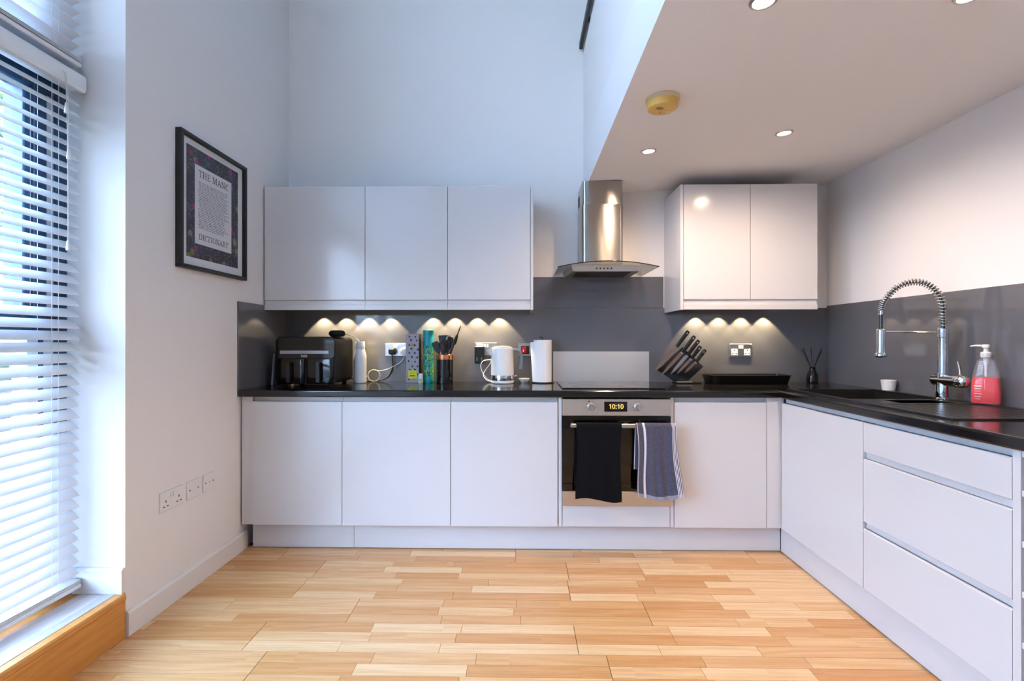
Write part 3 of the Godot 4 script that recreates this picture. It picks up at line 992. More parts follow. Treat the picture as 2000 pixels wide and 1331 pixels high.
func towels(oven_at: Vector3) -> void:
	var bar := oven_at + Vector3(0, 0.4495, 0.043)
	var drape := func(x: float, wide: float, front: float, rear: float, waves: float, amp: float, lean: float, seed_x: float) -> Callable:
		return func(u: float, t: float) -> Vector3:
			var r := 0.0172
			var total: float = front + rear + PI * r
			var q: float = t * total
			var px: float = x + (u - 0.5) * wide
			var fold: float = sin(u * waves + seed_x) + 0.5 * sin(u * waves * 2.3 + 1.7 * seed_x)
			if q < front:
				var down: float = front - q
				var k: float = down / front
				var hem: float = 0.012 * sin(u * 5.0 + seed_x) * k * k
				return bar + Vector3(px - bar.x + lean * k * (0.4 + u) + 0.006 * sin(k * 5.0 + u * 3.0), -down + hem, r + 0.003 + amp * fold * (0.25 + 0.75 * k) + 0.010 * k)
			if q < front + PI * r:
				var a: float = (q - front) / r
				return bar + Vector3(px - bar.x, sin(a) * r, cos(a) * r + 0.25 * amp * fold * cos(a) * 1.0 + 0.003 * cos(a))
			var dn: float = q - front - PI * r
			return bar + Vector3(px - bar.x + lean * 0.1 * dn / rear - 0.008 * dn / rear, -dn, -r - 0.003 - 0.004 * absf(fold))
	var a: Callable = drape.call(0.420, 0.243, 0.396, 0.33, 7.0, 0.0035, -0.006, 0.6)
	single("towel", Shape.new().sheet(a, 40, 90, 0.004), M.towel_black, "plain black towel folded over the oven handle", "towel")
	var b: Callable = drape.call(0.728, 0.215, 0.384, 0.24, 13.0, 0.006, 0.021, 2.1)
	single("towel", Shape.new().sheet(b, 48, 90, 0.003), M.towel_stripe, "grey and blue flecked towel with white stripes on the oven handle", "towel")


func build_ceiling_fittings() -> void:
	var spots := [[0.672, 2.632], [1.29, 2.46], [0.715, 1.478], [1.325, 1.49]]
	for q in spots:
		var y := soffit(q[0])
		var label := ""
		if q == spots[0]: label = "round glowing downlight in the soffit beside the cooker hood"
		elif q == spots[1]: label = "round glowing downlight in the soffit in front of the two-door wall cabinet"
		elif q == spots[2]: label = "round glowing downlight near the mezzanine edge, past the smoke alarm from the hood"
		elif q == spots[3]: label = "round glowing downlight in the soffit above the drawers near the right wall"
		var o := thing("downlight", label, "downlight", v(q[0], y, q[1]), Vector3(0, 0, 0.03), "downlights in the mezzanine soffit")
		part(o, "trim_ring", Shape.new().lathe([Vector2(0.030, -0.001), Vector2(0.031, -0.005), Vector2(0.039, -0.004), Vector2(0.041, 0.0)], 36, Transform3D.IDENTITY, false), M.satin_steel)
		part(o, "lamp", Shape.new().lathe([Vector2(0.001, -0.003), Vector2(0.022, -0.0025), Vector2(0.030, 0.0), Vector2(0.030, 0.002)], 28), M.lamp_glow)
		var l := SpotLight3D.new()
		l.name = "light"
		o.add_child(l)
		l.position = Vector3(0, -0.012, 0)
		l.rotation.x = -PI / 2
		l.light_color = Color(1.0, 0.87, 0.74)
		l.light_energy = LAMP_ENERGY
		l.light_size = 0.03
		l.spot_range = 12
		l.spot_angle = 85
		l.spot_angle_attenuation = 0.9
		l.spot_attenuation = 2.0
		l.shadow_enabled = true
	var a := thing("smoke_alarm", "yellowed round smoke alarm on the white soffit", "smoke alarm", v(0.583, soffit(0.583), 2.06), Vector3(0, 0.5, 0.03))
	part(a, "base", Shape.new().lathe([Vector2(0.065, -0.014), Vector2(0.068, -0.012), Vector2(0.069, 0.0)], 40), M.alarm_base)
	part(a, "cover", Shape.new().lathe([Vector2(0.001, -0.048), Vector2(0.050, -0.047), Vector2(0.060, -0.041), Vector2(0.065, -0.014)], 40), M.alarm_plastic)
	part(a, "test_button", Shape.new().lathe([Vector2(0.009, -0.051), Vector2(0.010, -0.049), Vector2(0.010, -0.046)], 20, at(Vector3(0.028, 0, 0.0))), M.alarm_base)
	for k in 7:
		part(a, "sounder_slot", Shape.new().box(Vector3(-0.038 + k * 0.005, -0.0476, 0.008), Vector3(0.002, 0.001, 0.024 - 0.003 * absf(k - 3))), M.pin_hole)
	part(a, "indicator", Shape.new().lathe([Vector2(0.002, -0.0495), Vector2(0.003, -0.047)], 10, at(Vector3(0.006, 0, -0.02))), M.red_switch)


# ---------------------------------------------------------------- on the walls
func poster_texture() -> ImageTexture:
	var r := RandomNumberGenerator.new()
	r.seed = 77
	var w := 512
	var h := 640
	var im := Image.create(w, h, false, Image.FORMAT_RGB8)
	im.fill(Color(0.075, 0.095, 0.15))
	var inks := [Color(0.16, 0.36, 0.42), Color(0.24, 0.22, 0.42), Color(0.55, 0.52, 0.16), Color(0.30, 0.42, 0.38), Color(0.62, 0.14, 0.42), Color(0.12, 0.24, 0.33), Color(0.45, 0.46, 0.52), Color(0.20, 0.16, 0.32)]
	for k in 900:   # petals, leaves and stalks of a dense floral border
		var c: Color = inks[r.randi_range(0, 7)]
		var p := Vector2(r.randf() * w, r.randf() * h)
		var turn := r.randf() * TAU
		for q in 26:
			var a := p + Vector2.from_angle(turn + sin(q * 0.12) * 0.9) * q * 0.8
			var fat := 1 + int(2.5 * sin(PI * q / 26.0))
			im.fill_rect(Rect2i(int(a.x), int(a.y), fat, fat), c)
	for k in 46:   # round blooms
		var c: Color = [Color(0.70, 0.14, 0.48), Color(0.60, 0.60, 0.55), Color(0.60, 0.55, 0.18), Color(0.32, 0.28, 0.55)][k % 4]
		var p := Vector2(r.randf() * w, r.randf() * h)
		var n := r.randi_range(6, 10)
		for q in 300:
			var a := r.randf() * TAU
			var d := r.randf() * 22.0 * (0.65 + 0.35 * absf(cos(a * n / 2.0)))
			im.fill_rect(Rect2i(int(p.x + cos(a) * d), int(p.y + sin(a) * d), 3, 3), c.lerp(Color(0.1, 0.1, 0.15), 0.5 * r.randf()))
	var card := Rect2i(74, 92, 364, 462)
	im.fill_rect(card, Color(0.86, 0.86, 0.88))
	var y := card.position.y + 92
	while y < card.end.y - 96:   # lines of small print
		var x := card.position.x + 26 + r.randi_range(0, 16)
		var stop := card.end.x - 26 - r.randi_range(0, 60)
		while x < stop:
			var n := r.randi_range(8, 30)
			im.fill_rect(Rect2i(x, y, mini(n, stop - x), 4), Color(0.22, 0.22, 0.27) if r.randf() < 0.25 else Color(0.42, 0.42, 0.47))
			x += n + 5
		y += 10
	return ImageTexture.create_from_image(im)


func build_left_wall_things() -> void:
	var turn := Vector3(0, PI / 2, 0)   # facing +x: local x runs away from the camera
	var wide := 0.547
	var high := 0.640
	var o := thing("picture", "black framed dictionary print with a dark floral border on the left wall", "picture", v(LEFT, 1.524, 2.518), turn)
	var fr := 0.018
	for q in [[Vector3(0, fr / 2, 0.015), Vector3(wide, fr, 0.03)], [Vector3(0, high - fr / 2, 0.015), Vector3(wide, fr, 0.03)], [Vector3(-wide / 2 + fr / 2, high / 2, 0.015), Vector3(fr, high - 2 * fr, 0.03)], [Vector3(wide / 2 - fr / 2, high / 2, 0.015), Vector3(fr, high - 2 * fr, 0.03)]]:
		part(o, "frame_side", Shape.new().box(q[0], q[1], 0.0012), M.black_frame)
	part(o, "mount", Shape.new().box(Vector3(0, high / 2, 0.008), Vector3(wide - 2 * fr, high - 2 * fr, 0.004)), M.mount_card)
	var pm := mat("poster_print", Color(1, 1, 1), 0.7)
	pm.albedo_texture = poster_texture()
	var pr := QuadMesh.new()
	pr.size = Vector2(0.425, 0.532)
	var sheet := put(o, "print", pr, pm, Vector3(0, high / 2 + 0.006, 0.0106))
	lettering(sheet, "title", "THE MANC", 0.033, M.print_dark, Vector3(0, 0.152, 0.0003), Vector3.ZERO, "Droid Serif", 0.0004)
	lettering(sheet, "title", "DICTIONARY", 0.0285, M.print_dark, Vector3(0, -0.157, 0.0003), Vector3.ZERO, "Droid Serif", 0.0004)
	var cover := mat("picture_glass", Color(1, 1, 1, 0.01), 0.03)
	cover.transparency = BaseMaterial3D.TRANSPARENCY_ALPHA
	cover.metallic_specular = 0.2
	part(o, "glass", Shape.new().box(Vector3(0, high / 2, 0.017), Vector3(wide - 2 * fr, high - 2 * fr, 0.002)), cover)
	# white sockets low on the wall
	socket(v(LEFT, 0.469, 2.219), turn, M.white_plastic, "white plastic double socket low on the left wall", false)
	for q in [[2.366, "white plastic blank plate beside the double socket on the left wall", [-0.03, 0.03]], [2.485, "white plastic aerial outlet plate on the left wall, closest to the cabinets", [-0.03, 0.0, 0.03]]]:
		var w := thing("wall_plate", q[1], "wall plate", v(LEFT, 0.469, q[0]), turn)
		part(w, "plate", Shape.new().box(Vector3(0, 0, 0.004), Vector3(0.088, 0.086, 0.008), 0.002), M.white_plastic)
		for x in q[2]:
			part(w, "screw", Shape.new().lathe([Vector2(0.0035, 0), Vector2(0.0035, 0.001)], 12, at(Vector3(x, 0, 0.008), Vector3(PI / 2, 0, 0))), M.pin_hole if x != 0.0 else M.satin_steel)


func socket(pos: Vector3, turn: Vector3, plate: Material, label: String, inset: bool, hide := 0) -> Node3D:
	var o := thing("double_socket", label, "socket", pos, turn)
	part(o, "plate", Shape.new().box(Vector3(0, 0, 0.004), Vector3(0.148, 0.086, 0.008), 0.002), plate)
	for i in 2:
		var x := -0.042 if i == 0 else 0.042
		part(o, "switch", Shape.new().box(Vector3(-0.009 + i * 0.018, 0.022, 0.009), Vector3(0.013, 0.022, 0.005), 0.0012, Transform3D.IDENTITY), M.white_plastic)
		if hide & (1 << i): continue
		var e := o
		if inset: e = part(o, "outlet", Shape.new().box(Vector3(x, -0.012, 0.0078), Vector3(0.042, 0.042, 0.002), 0.0008), M.white_plastic)
		for q in [[Vector3(x, 0.0, 0.0088), Vector3(0.005, 0.010, 0.001)], [Vector3(x - 0.0115, -0.022, 0.0088), Vector3(0.009, 0.005, 0.001)], [Vector3(x + 0.0115, -0.022, 0.0088), Vector3(0.009, 0.005, 0.001)]]:
			part(e, "pin_slot", Shape.new().box(q[0] - (Vector3.ZERO if inset else Vector3(0, 0, 0.0006)), q[1]), M.pin_hole)
	return o


func plug(parent: Node3D, m: Material, pos: Vector3, wide: float) -> MeshInstance3D:
	return part(parent, "plug", Shape.new().loft([[0.0, wide, wide * 0.92], [0.022, wide, wide * 0.92], [0.032, wide * 0.85, wide * 0.78], [0.036, wide * 0.6, wide * 0.55]], 2.8, 24, at(Vector3.ZERO, Vector3(PI / 2, 0, 0))), m, pos)


# ---------------------------------------------------------------- on the worktop, left of the hob
func build_counter_left() -> void:
	single("chopping_board", Shape.new().box(Vector3(0, 0.097, -0.14), Vector3(0.013, 0.194, 0.28), 0.003), M.grey_strip, "slim pale edged board standing between the air fryer and the left wall", "board", v(-1.536, TOP + 0.001, 3.03), Vector3(0, 0, -0.075))
	# air fryer
	var o := thing("air_fryer", "large black double drawer air fryer in the left corner of the worktop", "air fryer", v(-1.301, TOP, 2.97))
	part(o, "body", Shape.new().prism(rounded(0.362, 0.286, 0.032, 8), -0.31, -0.004, at(Vector3(0, 0.157, 0)), false), M.fryer_black)
	part(o, "front_panel", Shape.new().prism(rounded(0.352, 0.126, 0.028, 8), -0.004, 0.0, at(Vector3(0, 0.232, 0))), M.black_gloss)
	part(o, "light_bar", Shape.new().box(Vector3(-0.006, 0.206, 0.001), Vector3(0.296, 0.020, 0.003), 0.001), M.grey_strip)
	lettering(o, "maker_name", "Tefal", 0.013, M.print_white, Vector3(-0.008, 0.1835, 0.001))
	for k in 2:
		var x := -0.089 if k == 0 else 0.089
		var dr := part(o, "drawer", Shape.new().loft([[0.016, 0.082, 0.035], [0.022, 0.084, 0.037], [0.160, 0.084, 0.037], [0.166, 0.082, 0.035]], 7.0, 32, at(Vector3(x, 0, -0.028))), M.black_gloss)
		part(dr, "drawer_handle", Shape.new().prism(rounded(0.022, 0.125, 0.009), 0.0, 0.030, at(Vector3(x, 0.088, 0.006))), M.black_satin)
	for q in [Vector2(-0.14, -0.04), Vector2(0.14, -0.04), Vector2(-0.14, -0.27), Vector2(0.14, -0.27)]:
		part(o, "foot", Shape.new().lathe([Vector2(0.014, 0), Vector2(0.016, 0.016)], 16, at(Vector3(q.x, 0, q.y))), M.black_rubber)
	var b := o.position
	var black := [Vector3(0.181, 0.03, -0.27), Vector3(0.25, 0.008, -0.345), Vector3(0.33, 0.007, -0.366), Vector3(0.40, 0.03, -0.370), Vector3(0.433, 0.09, -0.368), Vector3(0.436, 0.165, -0.350), Vector3(0.435, 0.183, -0.345)]
	part(o, "power_cable", Shape.new().tube(smooth_path(black), 0.0042, 8), M.black_rubber)
	plug(o, M.black_rubber, v(-0.868, 1.112, GLASS - 0.0082) - b, 0.025)
	# smart speaker with its white lead
	var s := thing("smart_speaker", "small black fabric speaker puck on top of the air fryer", "speaker", v(-1.157, TOP + 0.3002, 3.10))
	var prof := []
	for k in 13:
		var a := -PI / 2 + PI * k / 12.0
		prof.append(Vector2(0.028 + 0.0215 * cos(a), 0.0205 + 0.0205 * sin(a)))
	part(s, "body", Shape.new().lathe(prof, 40), M.fabric_black)
	part(s, "base_pad", Shape.new().lathe([Vector2(0.03, 0.0), Vector2(0.033, 0.0035)], 32), M.grey_plastic)
	var z := s.position
	var lead := [v(-1.11, 1.224, 3.12), v(-1.082, 1.208, 3.20), v(-1.062, 1.165, 3.28), v(-1.055, 1.12, 3.30), v(-1.07, 1.05, 3.30), v(-1.09, 0.98, 3.30), v(-1.06, 0.925, 3.30)]
	for k in 34:   # coil of spare lead
		var a := PI + k * TAU / 12.0
		lead.append(v(-0.985 + cos(a) * 0.040 + 0.0015 * sin(k * 1.7), 0.951 + sin(a) * 0.039, 3.305 - 0.0012 * (k % 5)))
	for q in [v(-0.93, 0.985, 3.30), v(-0.87, 1.005, 3.315), v(-0.81, 1.04, 3.32), v(-0.787, 1.075, 3.325), v(-0.786, 1.095, 3.325)]: lead.append(q)
	for i in lead.size(): lead[i] -= z
	part(s, "power_cable", Shape.new().tube(smooth_path(lead, 5), 0.0019, 6), M.white_plastic)
	part(s, "plug", Shape.new().lathe([Vector2(0.027, 0), Vector2(0.027, 0.028), Vector2(0.025, 0.032), Vector2(0.015, 0.034)], 28, at(v(-0.785, 1.113, GLASS - 0.0084) - z, Vector3(PI / 2, 0, 0))), M.white_plastic)
	# bottle
	var w := thing("water_bottle", "slim white drinks bottle beside the air fryer", "bottle", v(-1.051, TOP, 3.222))
	part(w, "body", Shape.new().lathe([Vector2(0.036, 0), Vector2(0.0405, 0.006), Vector2(0.0405, 0.168), Vector2(0.0385, 0.188), Vector2(0.0315, 0.212), Vector2(0.0305, 0.222)], 36), M.bottle_white)
	part(w, "cap", Shape.new().lathe([Vector2(0.0300, 0.222), Vector2(0.0308, 0.224), Vector2(0.0308, 0.266), Vector2(0.0285, 0.271)], 36), M.bottle_white)
	# sockets
	socket(v(-0.8465, 1.123, GLASS), Vector3.ZERO, M.satin_steel, "steel double socket with a black plug and a round white plug", true, 3)
	socket(v(-0.2365, 1.128, GLASS), Vector3.ZERO, M.satin_steel, "steel double socket behind the kettle with a black adaptor", true, 1)
	var ad := thing("plug_adaptor", "black plug-in adaptor hanging in the socket behind the kettle", "adaptor", v(-0.278, 1.03, GLASS - 0.0085))
	part(ad, "body", Shape.new().box(Vector3(0, 0.06, 0.022), Vector3(0.064, 0.118, 0.044), 0.006), M.black_satin)
	part(ad, "grey_top", Shape.new().loft([[0.115, 0.026, 0.019], [0.128, 0.024, 0.017], [0.134, 0.012, 0.009]], 3.0, 20, at(Vector3(0, 0, 0.022))), M.grey_strip)
	for q in 4:
		part(ad, "port", Shape.new().box(Vector3(-0.016 + 0.030 * (q % 2), 0.026 + 0.012 * (q / 2), 0.0442), Vector3(0.009, 0.006, 0.001)), M.grey_strip)
	var sw := thing("cooker_switch", "steel cooker switch with a red rocker beside the paper towel", "switch", v(0.0225, 1.125, GLASS))
	part(sw, "plate", Shape.new().box(Vector3(0, 0, 0.004), Vector3(0.086, 0.086, 0.008), 0.002), M.satin_steel)
	part(sw, "surround", Shape.new().box(Vector3(0.004, -0.004, 0.0085), Vector3(0.056, 0.056, 0.003), 0.001), M.print_dark)
	var rk := part(sw, "rocker", Shape.new().box(Vector3(-0.003, -0.004, 0.012), Vector3(0.030, 0.042, 0.008), 0.003), M.red_switch)
	part(rk, "rocker_print", Shape.new().box(Vector3(-0.008, -0.008, 0.0162), Vector3(0.005, 0.016, 0.0006)), M.print_white)


# ---------------------------------------------------------------- between the sockets and the hob
func build_counter_middle() -> void:
	# patterned box
	var pm := mat("box_print", Color(1, 1, 1), 0.55)
	var r := RandomNumberGenerator.new()
	r.seed = 12
	var marks := []
	for j in 11:
		for i in 2: marks.append([32 + i * 58 + (24 if j % 2 else 0) + r.randi_range(-7, 7), 20 + j * 42 + r.randi_range(-7, 7), r.randi_range(12, 15), r.randf() < 0.5])
	pm.albedo_texture = picture(128, 480, func(x: int, y: int) -> Color:
		var c := Color(0.60, 0.585, 0.62)
		for q in marks:
			var dx: int = x - q[0]
			var dy: int = y - q[1]
			if q[3]: dx = -dx
			if dx > -q[2] and dx < q[2] * 0.6 and absf(dy) < (dx + q[2]) * 0.62: c = Color(0.11, 0.10, 0.22)
		var d := Vector2(x - 60, y - 108).length()
		if d < 20: c = Color(0.64, 0.62, 0.38)
		if d < 20 and absi(y - 110) < 3 and absi(x - 60) < 11: c = Color(0.15, 0.15, 0.15)
		return c)
	var o := thing("patterned_box", "tall grey box printed with dark triangles and a yellow label", "box", v(-0.713, TOP, 3.24))
	part(o, "carton", Shape.new().box(Vector3(0, 0.1605, -0.04), Vector3(0.088, 0.321, 0.08), 0.001), M.box_side)
	var q := QuadMesh.new()
	q.size = Vector2(0.086, 0.319)
	put(o, "front_print", q, pm, Vector3(0, 0.1605, 0.0003))
	var lab := part(o, "label", Shape.new().box(Vector3(0.001, 0.055, 0.0005), Vector3(0.054, 0.054, 0.001)), M.label_yellow)
	part(lab, "label_print", Shape.new().box(Vector3(0.001, 0.046, 0.0012), Vector3(0.034, 0.006, 0.0006)), M.print_black)
	part(lab, "label_print", Shape.new().box(Vector3(0.001, 0.064, 0.0012), Vector3(0.034, 0.0015, 0.0006)), M.print_black)
	var pk := thing("seed_packet", "small pale packet squeezed between the patterned box and teal tube", "packet", v(-0.655, TOP, 3.225))
	part(pk, "pouch", Shape.new().loft([[0.0, 0.014, 0.010], [0.004, 0.016, 0.012], [0.03, 0.014, 0.008], [0.062, 0.014, 0.002]], 4.0, 20), M.packet_foil)
	part(pk, "pouch_print", Shape.new().box(Vector3(0.0, 0.022, 0.0105), Vector3(0.018, 0.010, 0.001)), M.packet_green)
	# teal tube
	var tm := mat("tube_print", Color(1, 1, 1), 0.35)
	var n := FastNoiseLite.new()
	n.seed = 8
	n.frequency = 0.03
	tm.uv1_scale = Vector3(1, 2, 1)
	tm.albedo_texture = picture(256, 384, func(x: int, y: int) -> Color:
		var a := TAU * x / 256.0
		var k := n.get_noise_3d(cos(a) * 40.0, sin(a) * 40.0, y * 0.9)
		var e := n.get_noise_3d(cos(a) * 70.0 + 300.0, sin(a) * 70.0, y * 1.6)
		var c := Color(0.05, 0.58, 0.62)
		if y > 110 and y < 345:
			if k > 0.12: c = Color(0.06, 0.50, 0.36)
			if e > 0.22: c = Color(0.66, 0.72, 0.10)
			if k < -0.30: c = Color(0.05, 0.20, 0.25)
		return c)
	var t := thing("gift_tube", "tall teal cardboard tube printed with yellow and green shapes", "tube", v(-0.616, TOP, 3.285))
	var cyl := CylinderMesh.new()
	cyl.top_radius = 0.034
	cyl.bottom_radius = 0.034
	cyl.height = 0.343
	cyl.radial_segments = 40
	cyl.cap_top = false
	cyl.cap_bottom = false
	put(t, "print", cyl, tm, Vector3(0, 0.1715, 0), Vector3(0, 1.0, 0))
	var teal := mat("tube_lid", Color(0.07, 0.56, 0.58), 0.3)
	part(t, "lid", Shape.new().lathe([Vector2(0.0345, 0.315), Vector2(0.0348, 0.317), Vector2(0.0348, 0.345), Vector2(0.033, 0.347)], 40), teal)
	part(t, "foot", Shape.new().lathe([Vector2(0.0335, 0.0), Vector2(0.0345, 0.002), Vector2(0.0345, 0.02)], 40), teal)
	# utensil pot
	var p := thing("utensil_pot", "black utensil pot with a copper rim on the worktop", "utensil pot", v(-0.496, TOP, 3.215))
	part(p, "pot", Shape.new().lathe([Vector2(0.050, 0), Vector2(0.054, 0.003), Vector2(0.054, 0.154), Vector2(0.050, 0.154), Vector2(0.050, 0.006), Vector2(0.001, 0.006)], 44), M.black_gloss)
	part(p, "rim", Shape.new().lathe([Vector2(0.0548, 0.154), Vector2(0.0552, 0.156), Vector2(0.0552, 0.184), Vector2(0.0535, 0.186), Vector2(0.0500, 0.184), Vector2(0.0500, 0.154)], 44, Transform3D.IDENTITY, false), M.copper)
	var base := p.position
	utensil("flat black spatula leaning out over the copper rim towards the teal tube", "spatula", base + Vector3(0.034, 0.01, -0.007), Vector3(-0.068, 0.268, -0.007), 0)
	utensil("broad black turner standing tall in the utensil pot", "turner", base + Vector3(0.004, 0.01, -0.036), Vector3(-0.008, 0.312, -0.036), 1)
	utensil("black serving spoon standing in the utensil pot", "spoon", base + Vector3(-0.010, 0.01, 0.034), Vector3(-0.004, 0.285, 0.037), 2)
	utensil("black ladle with a coppery end in the utensil pot", "ladle", base + Vector3(-0.012, 0.01, 0.007), Vector3(0.030, 0.300, 0.007), 3)
	utensil("thin black basting brush poking furthest out of the utensil pot", "brush", base + Vector3(-0.030, 0.01, -0.021), Vector3(0.100, 0.372, -0.021), 4)
	utensil("short black tongs leaning right in the utensil pot", "tongs", base + Vector3(-0.012, 0.012, 0.021), Vector3(0.046, 0.270, 0.021), 5)
	# kettle
	var k := thing("kettle", "white electric kettle with a chrome band near its base", "kettle", v(-0.122, TOP, 3.225))
	part(k, "base", Shape.new().lathe([Vector2(0.066, 0), Vector2(0.073, 0.004), Vector2(0.0745, 0.014), Vector2(0.072, 0.02)], 48), M.white_plastic)
	part(k, "band", Shape.new().lathe([Vector2(0.0735, 0.02), Vector2(0.0742, 0.022), Vector2(0.0742, 0.052), Vector2(0.0735, 0.054)], 48), M.chrome)
	part(k, "body", Shape.new().lathe([Vector2(0.0742, 0.054), Vector2(0.0746, 0.06), Vector2(0.0715, 0.215), Vector2(0.069, 0.229), Vector2(0.062, 0.2335)], 48), M.white_enamel)
	var lid := part(k, "lid", Shape.new().lathe([Vector2(0.060, 0.2335), Vector2(0.058, 0.238), Vector2(0.030, 0.242), Vector2(0.001, 0.243)], 40), M.white_plastic)
	part(lid, "lid_ring", Shape.new().lathe([Vector2(0.0605, 0.232), Vector2(0.0615, 0.2355), Vector2(0.0585, 0.2375)], 40, Transform3D.IDENTITY, false), M.chrome)
	part(k, "spout", Shape.new().loft([[0.0, 0.006, 0.012], [0.02, 0.016, 0.022], [0.045, 0.024, 0.030]], 2.4, 20, at(Vector3(-0.072, 0.180, 0.0), Vector3(0, 0, 0.30))), M.white_enamel)
	part(k, "handle", Shape.new().tube(smooth_path([Vector3(0.062, 0.213, 0), Vector3(0.098, 0.214, 0.004), Vector3(0.119, 0.195, 0.006), Vector3(0.123, 0.15, 0.007), Vector3(0.120, 0.092, 0.007)]), 0.0105, 14), M.grey_plastic)
	part(k, "switch", Shape.new().loft([[0.0, 0.007, 0.010], [0.02, 0.006, 0.009], [0.024, 0.003, 0.004]], 2.5, 14, at(Vector3(0.072, 0.043, 0.01), Vector3(0, 0, -1.2))), M.satin_steel)
	part(k, "power_cable", Shape.new().tube(smooth_path([Vector3(-0.068, 0.008, -0.02), Vector3(-0.105, 0.018, -0.04), Vector3(-0.128, 0.05, -0.05), Vector3(-0.112, 0.085, -0.056), Vector3(-0.086, 0.12, -0.060), Vector3(-0.078, 0.145, -0.060), Vector3(-0.09, 0.149, -0.060), Vector3(-0.128, 0.142, -0.060), Vector3(-0.145, 0.115, -0.060), Vector3(-0.138, 0.075, -0.060), Vector3(-0.120, 0.045, -0.058), Vector3(-0.10, 0.02, -0.075), Vector3(-0.07, 0.005, -0.105)]), 0.0029, 8), M.white_plastic)
	part(k, "plug", Shape.new().loft([[0.0, 0.024, 0.022], [0.02, 0.024, 0.022], [0.03, 0.018, 0.016]], 2.8, 20, at(v(-0.1945, 1.118, GLASS - 0.0105) - k.position, Vector3(PI / 2, 0, 0))), M.black_rubber)
	# dish
	single("dish", Shape.new().lathe([Vector2(0.018, 0), Vector2(0.022, 0.002), Vector2(0.036, 0.022), Vector2(0.0385, 0.029), Vector2(0.0365, 0.029), Vector2(0.033, 0.022), Vector2(0.019, 0.006), Vector2(0.001, 0.005)], 36), M.white_ceramic, "small shallow white dish between the kettle and paper towel", "dish", v(0.0185, TOP, 3.26))
	# paper towel on its stand
	var h := thing("paper_towel_stand", "black paper towel stand with a thin hooked rod", "stand", v(0.140, TOP, 3.255))
	part(h, "base", Shape.new().lathe([Vector2(0.072, 0), Vector2(0.074, 0.002), Vector2(0.073, 0.006), Vector2(0.001, 0.007)], 40), M.black_satin)
	part(h, "rod", Shape.new().tube(smooth_path([Vector3(0, 0.006, 0), Vector3(0, 0.24, 0), Vector3(0.0, 0.286, 0), Vector3(-0.008, 0.299, 0), Vector3(-0.022, 0.298, 0)]), 0.004, 10), M.black_satin)
	var tw := thing("paper_towel", "white paper towel roll with a loose end, beside the hob", "paper towel", v(0.140, TOP + 0.0075, 3.255))
	var spiral := PackedVector2Array()
	var n2 := 44
	for i in n2 + 1: spiral.append(Vector2.from_angle(PI + TAU * i / n2) * (0.0585 + 0.001 * i / n2))
	for i in n2 + 1: spiral.append(Vector2.from_angle(PI - TAU * i / n2) * 0.021)
	part(tw, "roll", Shape.new().lathe([Vector2(0.021, 0), Vector2(0.0585, 0.0), Vector2(0.0595, 0.001), Vector2(0.0595, 0.273), Vector2(0.0585, 0.274), Vector2(0.021, 0.274), Vector2(0.021, 0.0)], 48, Transform3D.IDENTITY, false), M.paper_towel)
	part(tw, "loose_end", Shape.new().sheet(func(u: float, w: float) -> Vector3:
		var a := PI * 0.5 + 1.45 * u
		var rr := 0.0605 + 0.021 * u * u * (0.25 + 0.75 * w)
		return Vector3(-cos(a - PI / 2) * rr * 0.0 - sin(a - PI / 2) * rr, 0.001 + 0.268 * w - 0.012 * u * w, cos(a - PI / 2) * rr), 16, 10, 0.0006), M.paper_towel)


func utensil(label: String, category: String, foot: Vector3, tip: Vector3, kind: int) -> void:
	var o := thing(category, label, "utensil", foot)
	var top := tip + v(-0.496, TOP, 3.215) - foot
	var dir := top.normalized()
	var length := top.length()
	var side := dir.cross(Vector3(0, 0, 1)).normalized()
	var t := Transform3D(Basis(side, dir, side.cross(dir)), Vector3.ZERO)
	var stem := 0.74 if kind == 0 else 0.68
	part(o, "handle", Shape.new().tube([Vector3.ZERO, Vector3(0, length * 0.3, 0), Vector3(0, length * stem, 0)], 0.0065, 10, t, 0.005), M.black_satin)
	var y := length * stem
	match kind:
		0: part(o, "blade", Shape.new().loft([[y - 0.01, 0.006, 0.004], [y + 0.02, 0.021, 0.003], [length - 0.016, 0.026, 0.002], [length, 0.019, 0.0015]], 5.0, 24, t), M.black_rubber)
		1: part(o, "blade", Shape.new().loft([[y - 0.01, 0.006, 0.004], [y + 0.012, 0.030, 0.003], [length - 0.01, 0.040, 0.002], [length, 0.037, 0.0015]], 6.0, 24, t), M.black_satin)
		2: part(o, "bowl", Shape.new().loft([[y - 0.01, 0.006, 0.004], [y + 0.025, 0.024, 0.009], [length - 0.025, 0.029, 0.012], [length, 0.006, 0.003]], 2.2, 24, t), M.black_satin)
		3:
			part(o, "bowl", Shape.new().loft([[y - 0.01, 0.006, 0.005], [y + 0.03, 0.022, 0.009], [length - 0.02, 0.030, 0.010], [length, 0.026, 0.009]], 2.2, 24, t), M.black_gloss)
			part(o, "hanging_end", Shape.new().lathe([Vector2(0.012, length), Vector2(0.013, length + 0.004), Vector2(0.008, length + 0.010)], 18, t), M.rose_steel)
		4:
			part(o, "bristles", Shape.new().loft([[y - 0.004, 0.010, 0.006], [y + 0.02, 0.013, 0.007], [y + 0.06, 0.008, 0.005]], 3.0, 20, t), M.black_rubber)
			part(o, "tip", Shape.new().tube([Vector3(0, y + 0.05, 0), Vector3(0, length, 0)], 0.0048, 8, t, 0.0028), M.black_satin)
		_:
			for k in [-1.0, 1.0]:
				part(o, "arm", Shape.new().loft([[0.02, 0.005, 0.0025, 0.0], [y, 0.006, 0.0025, k * 0.007], [length, 0.009, 0.0025, k * 0.013]], 4.0, 16, t), M.black_satin)


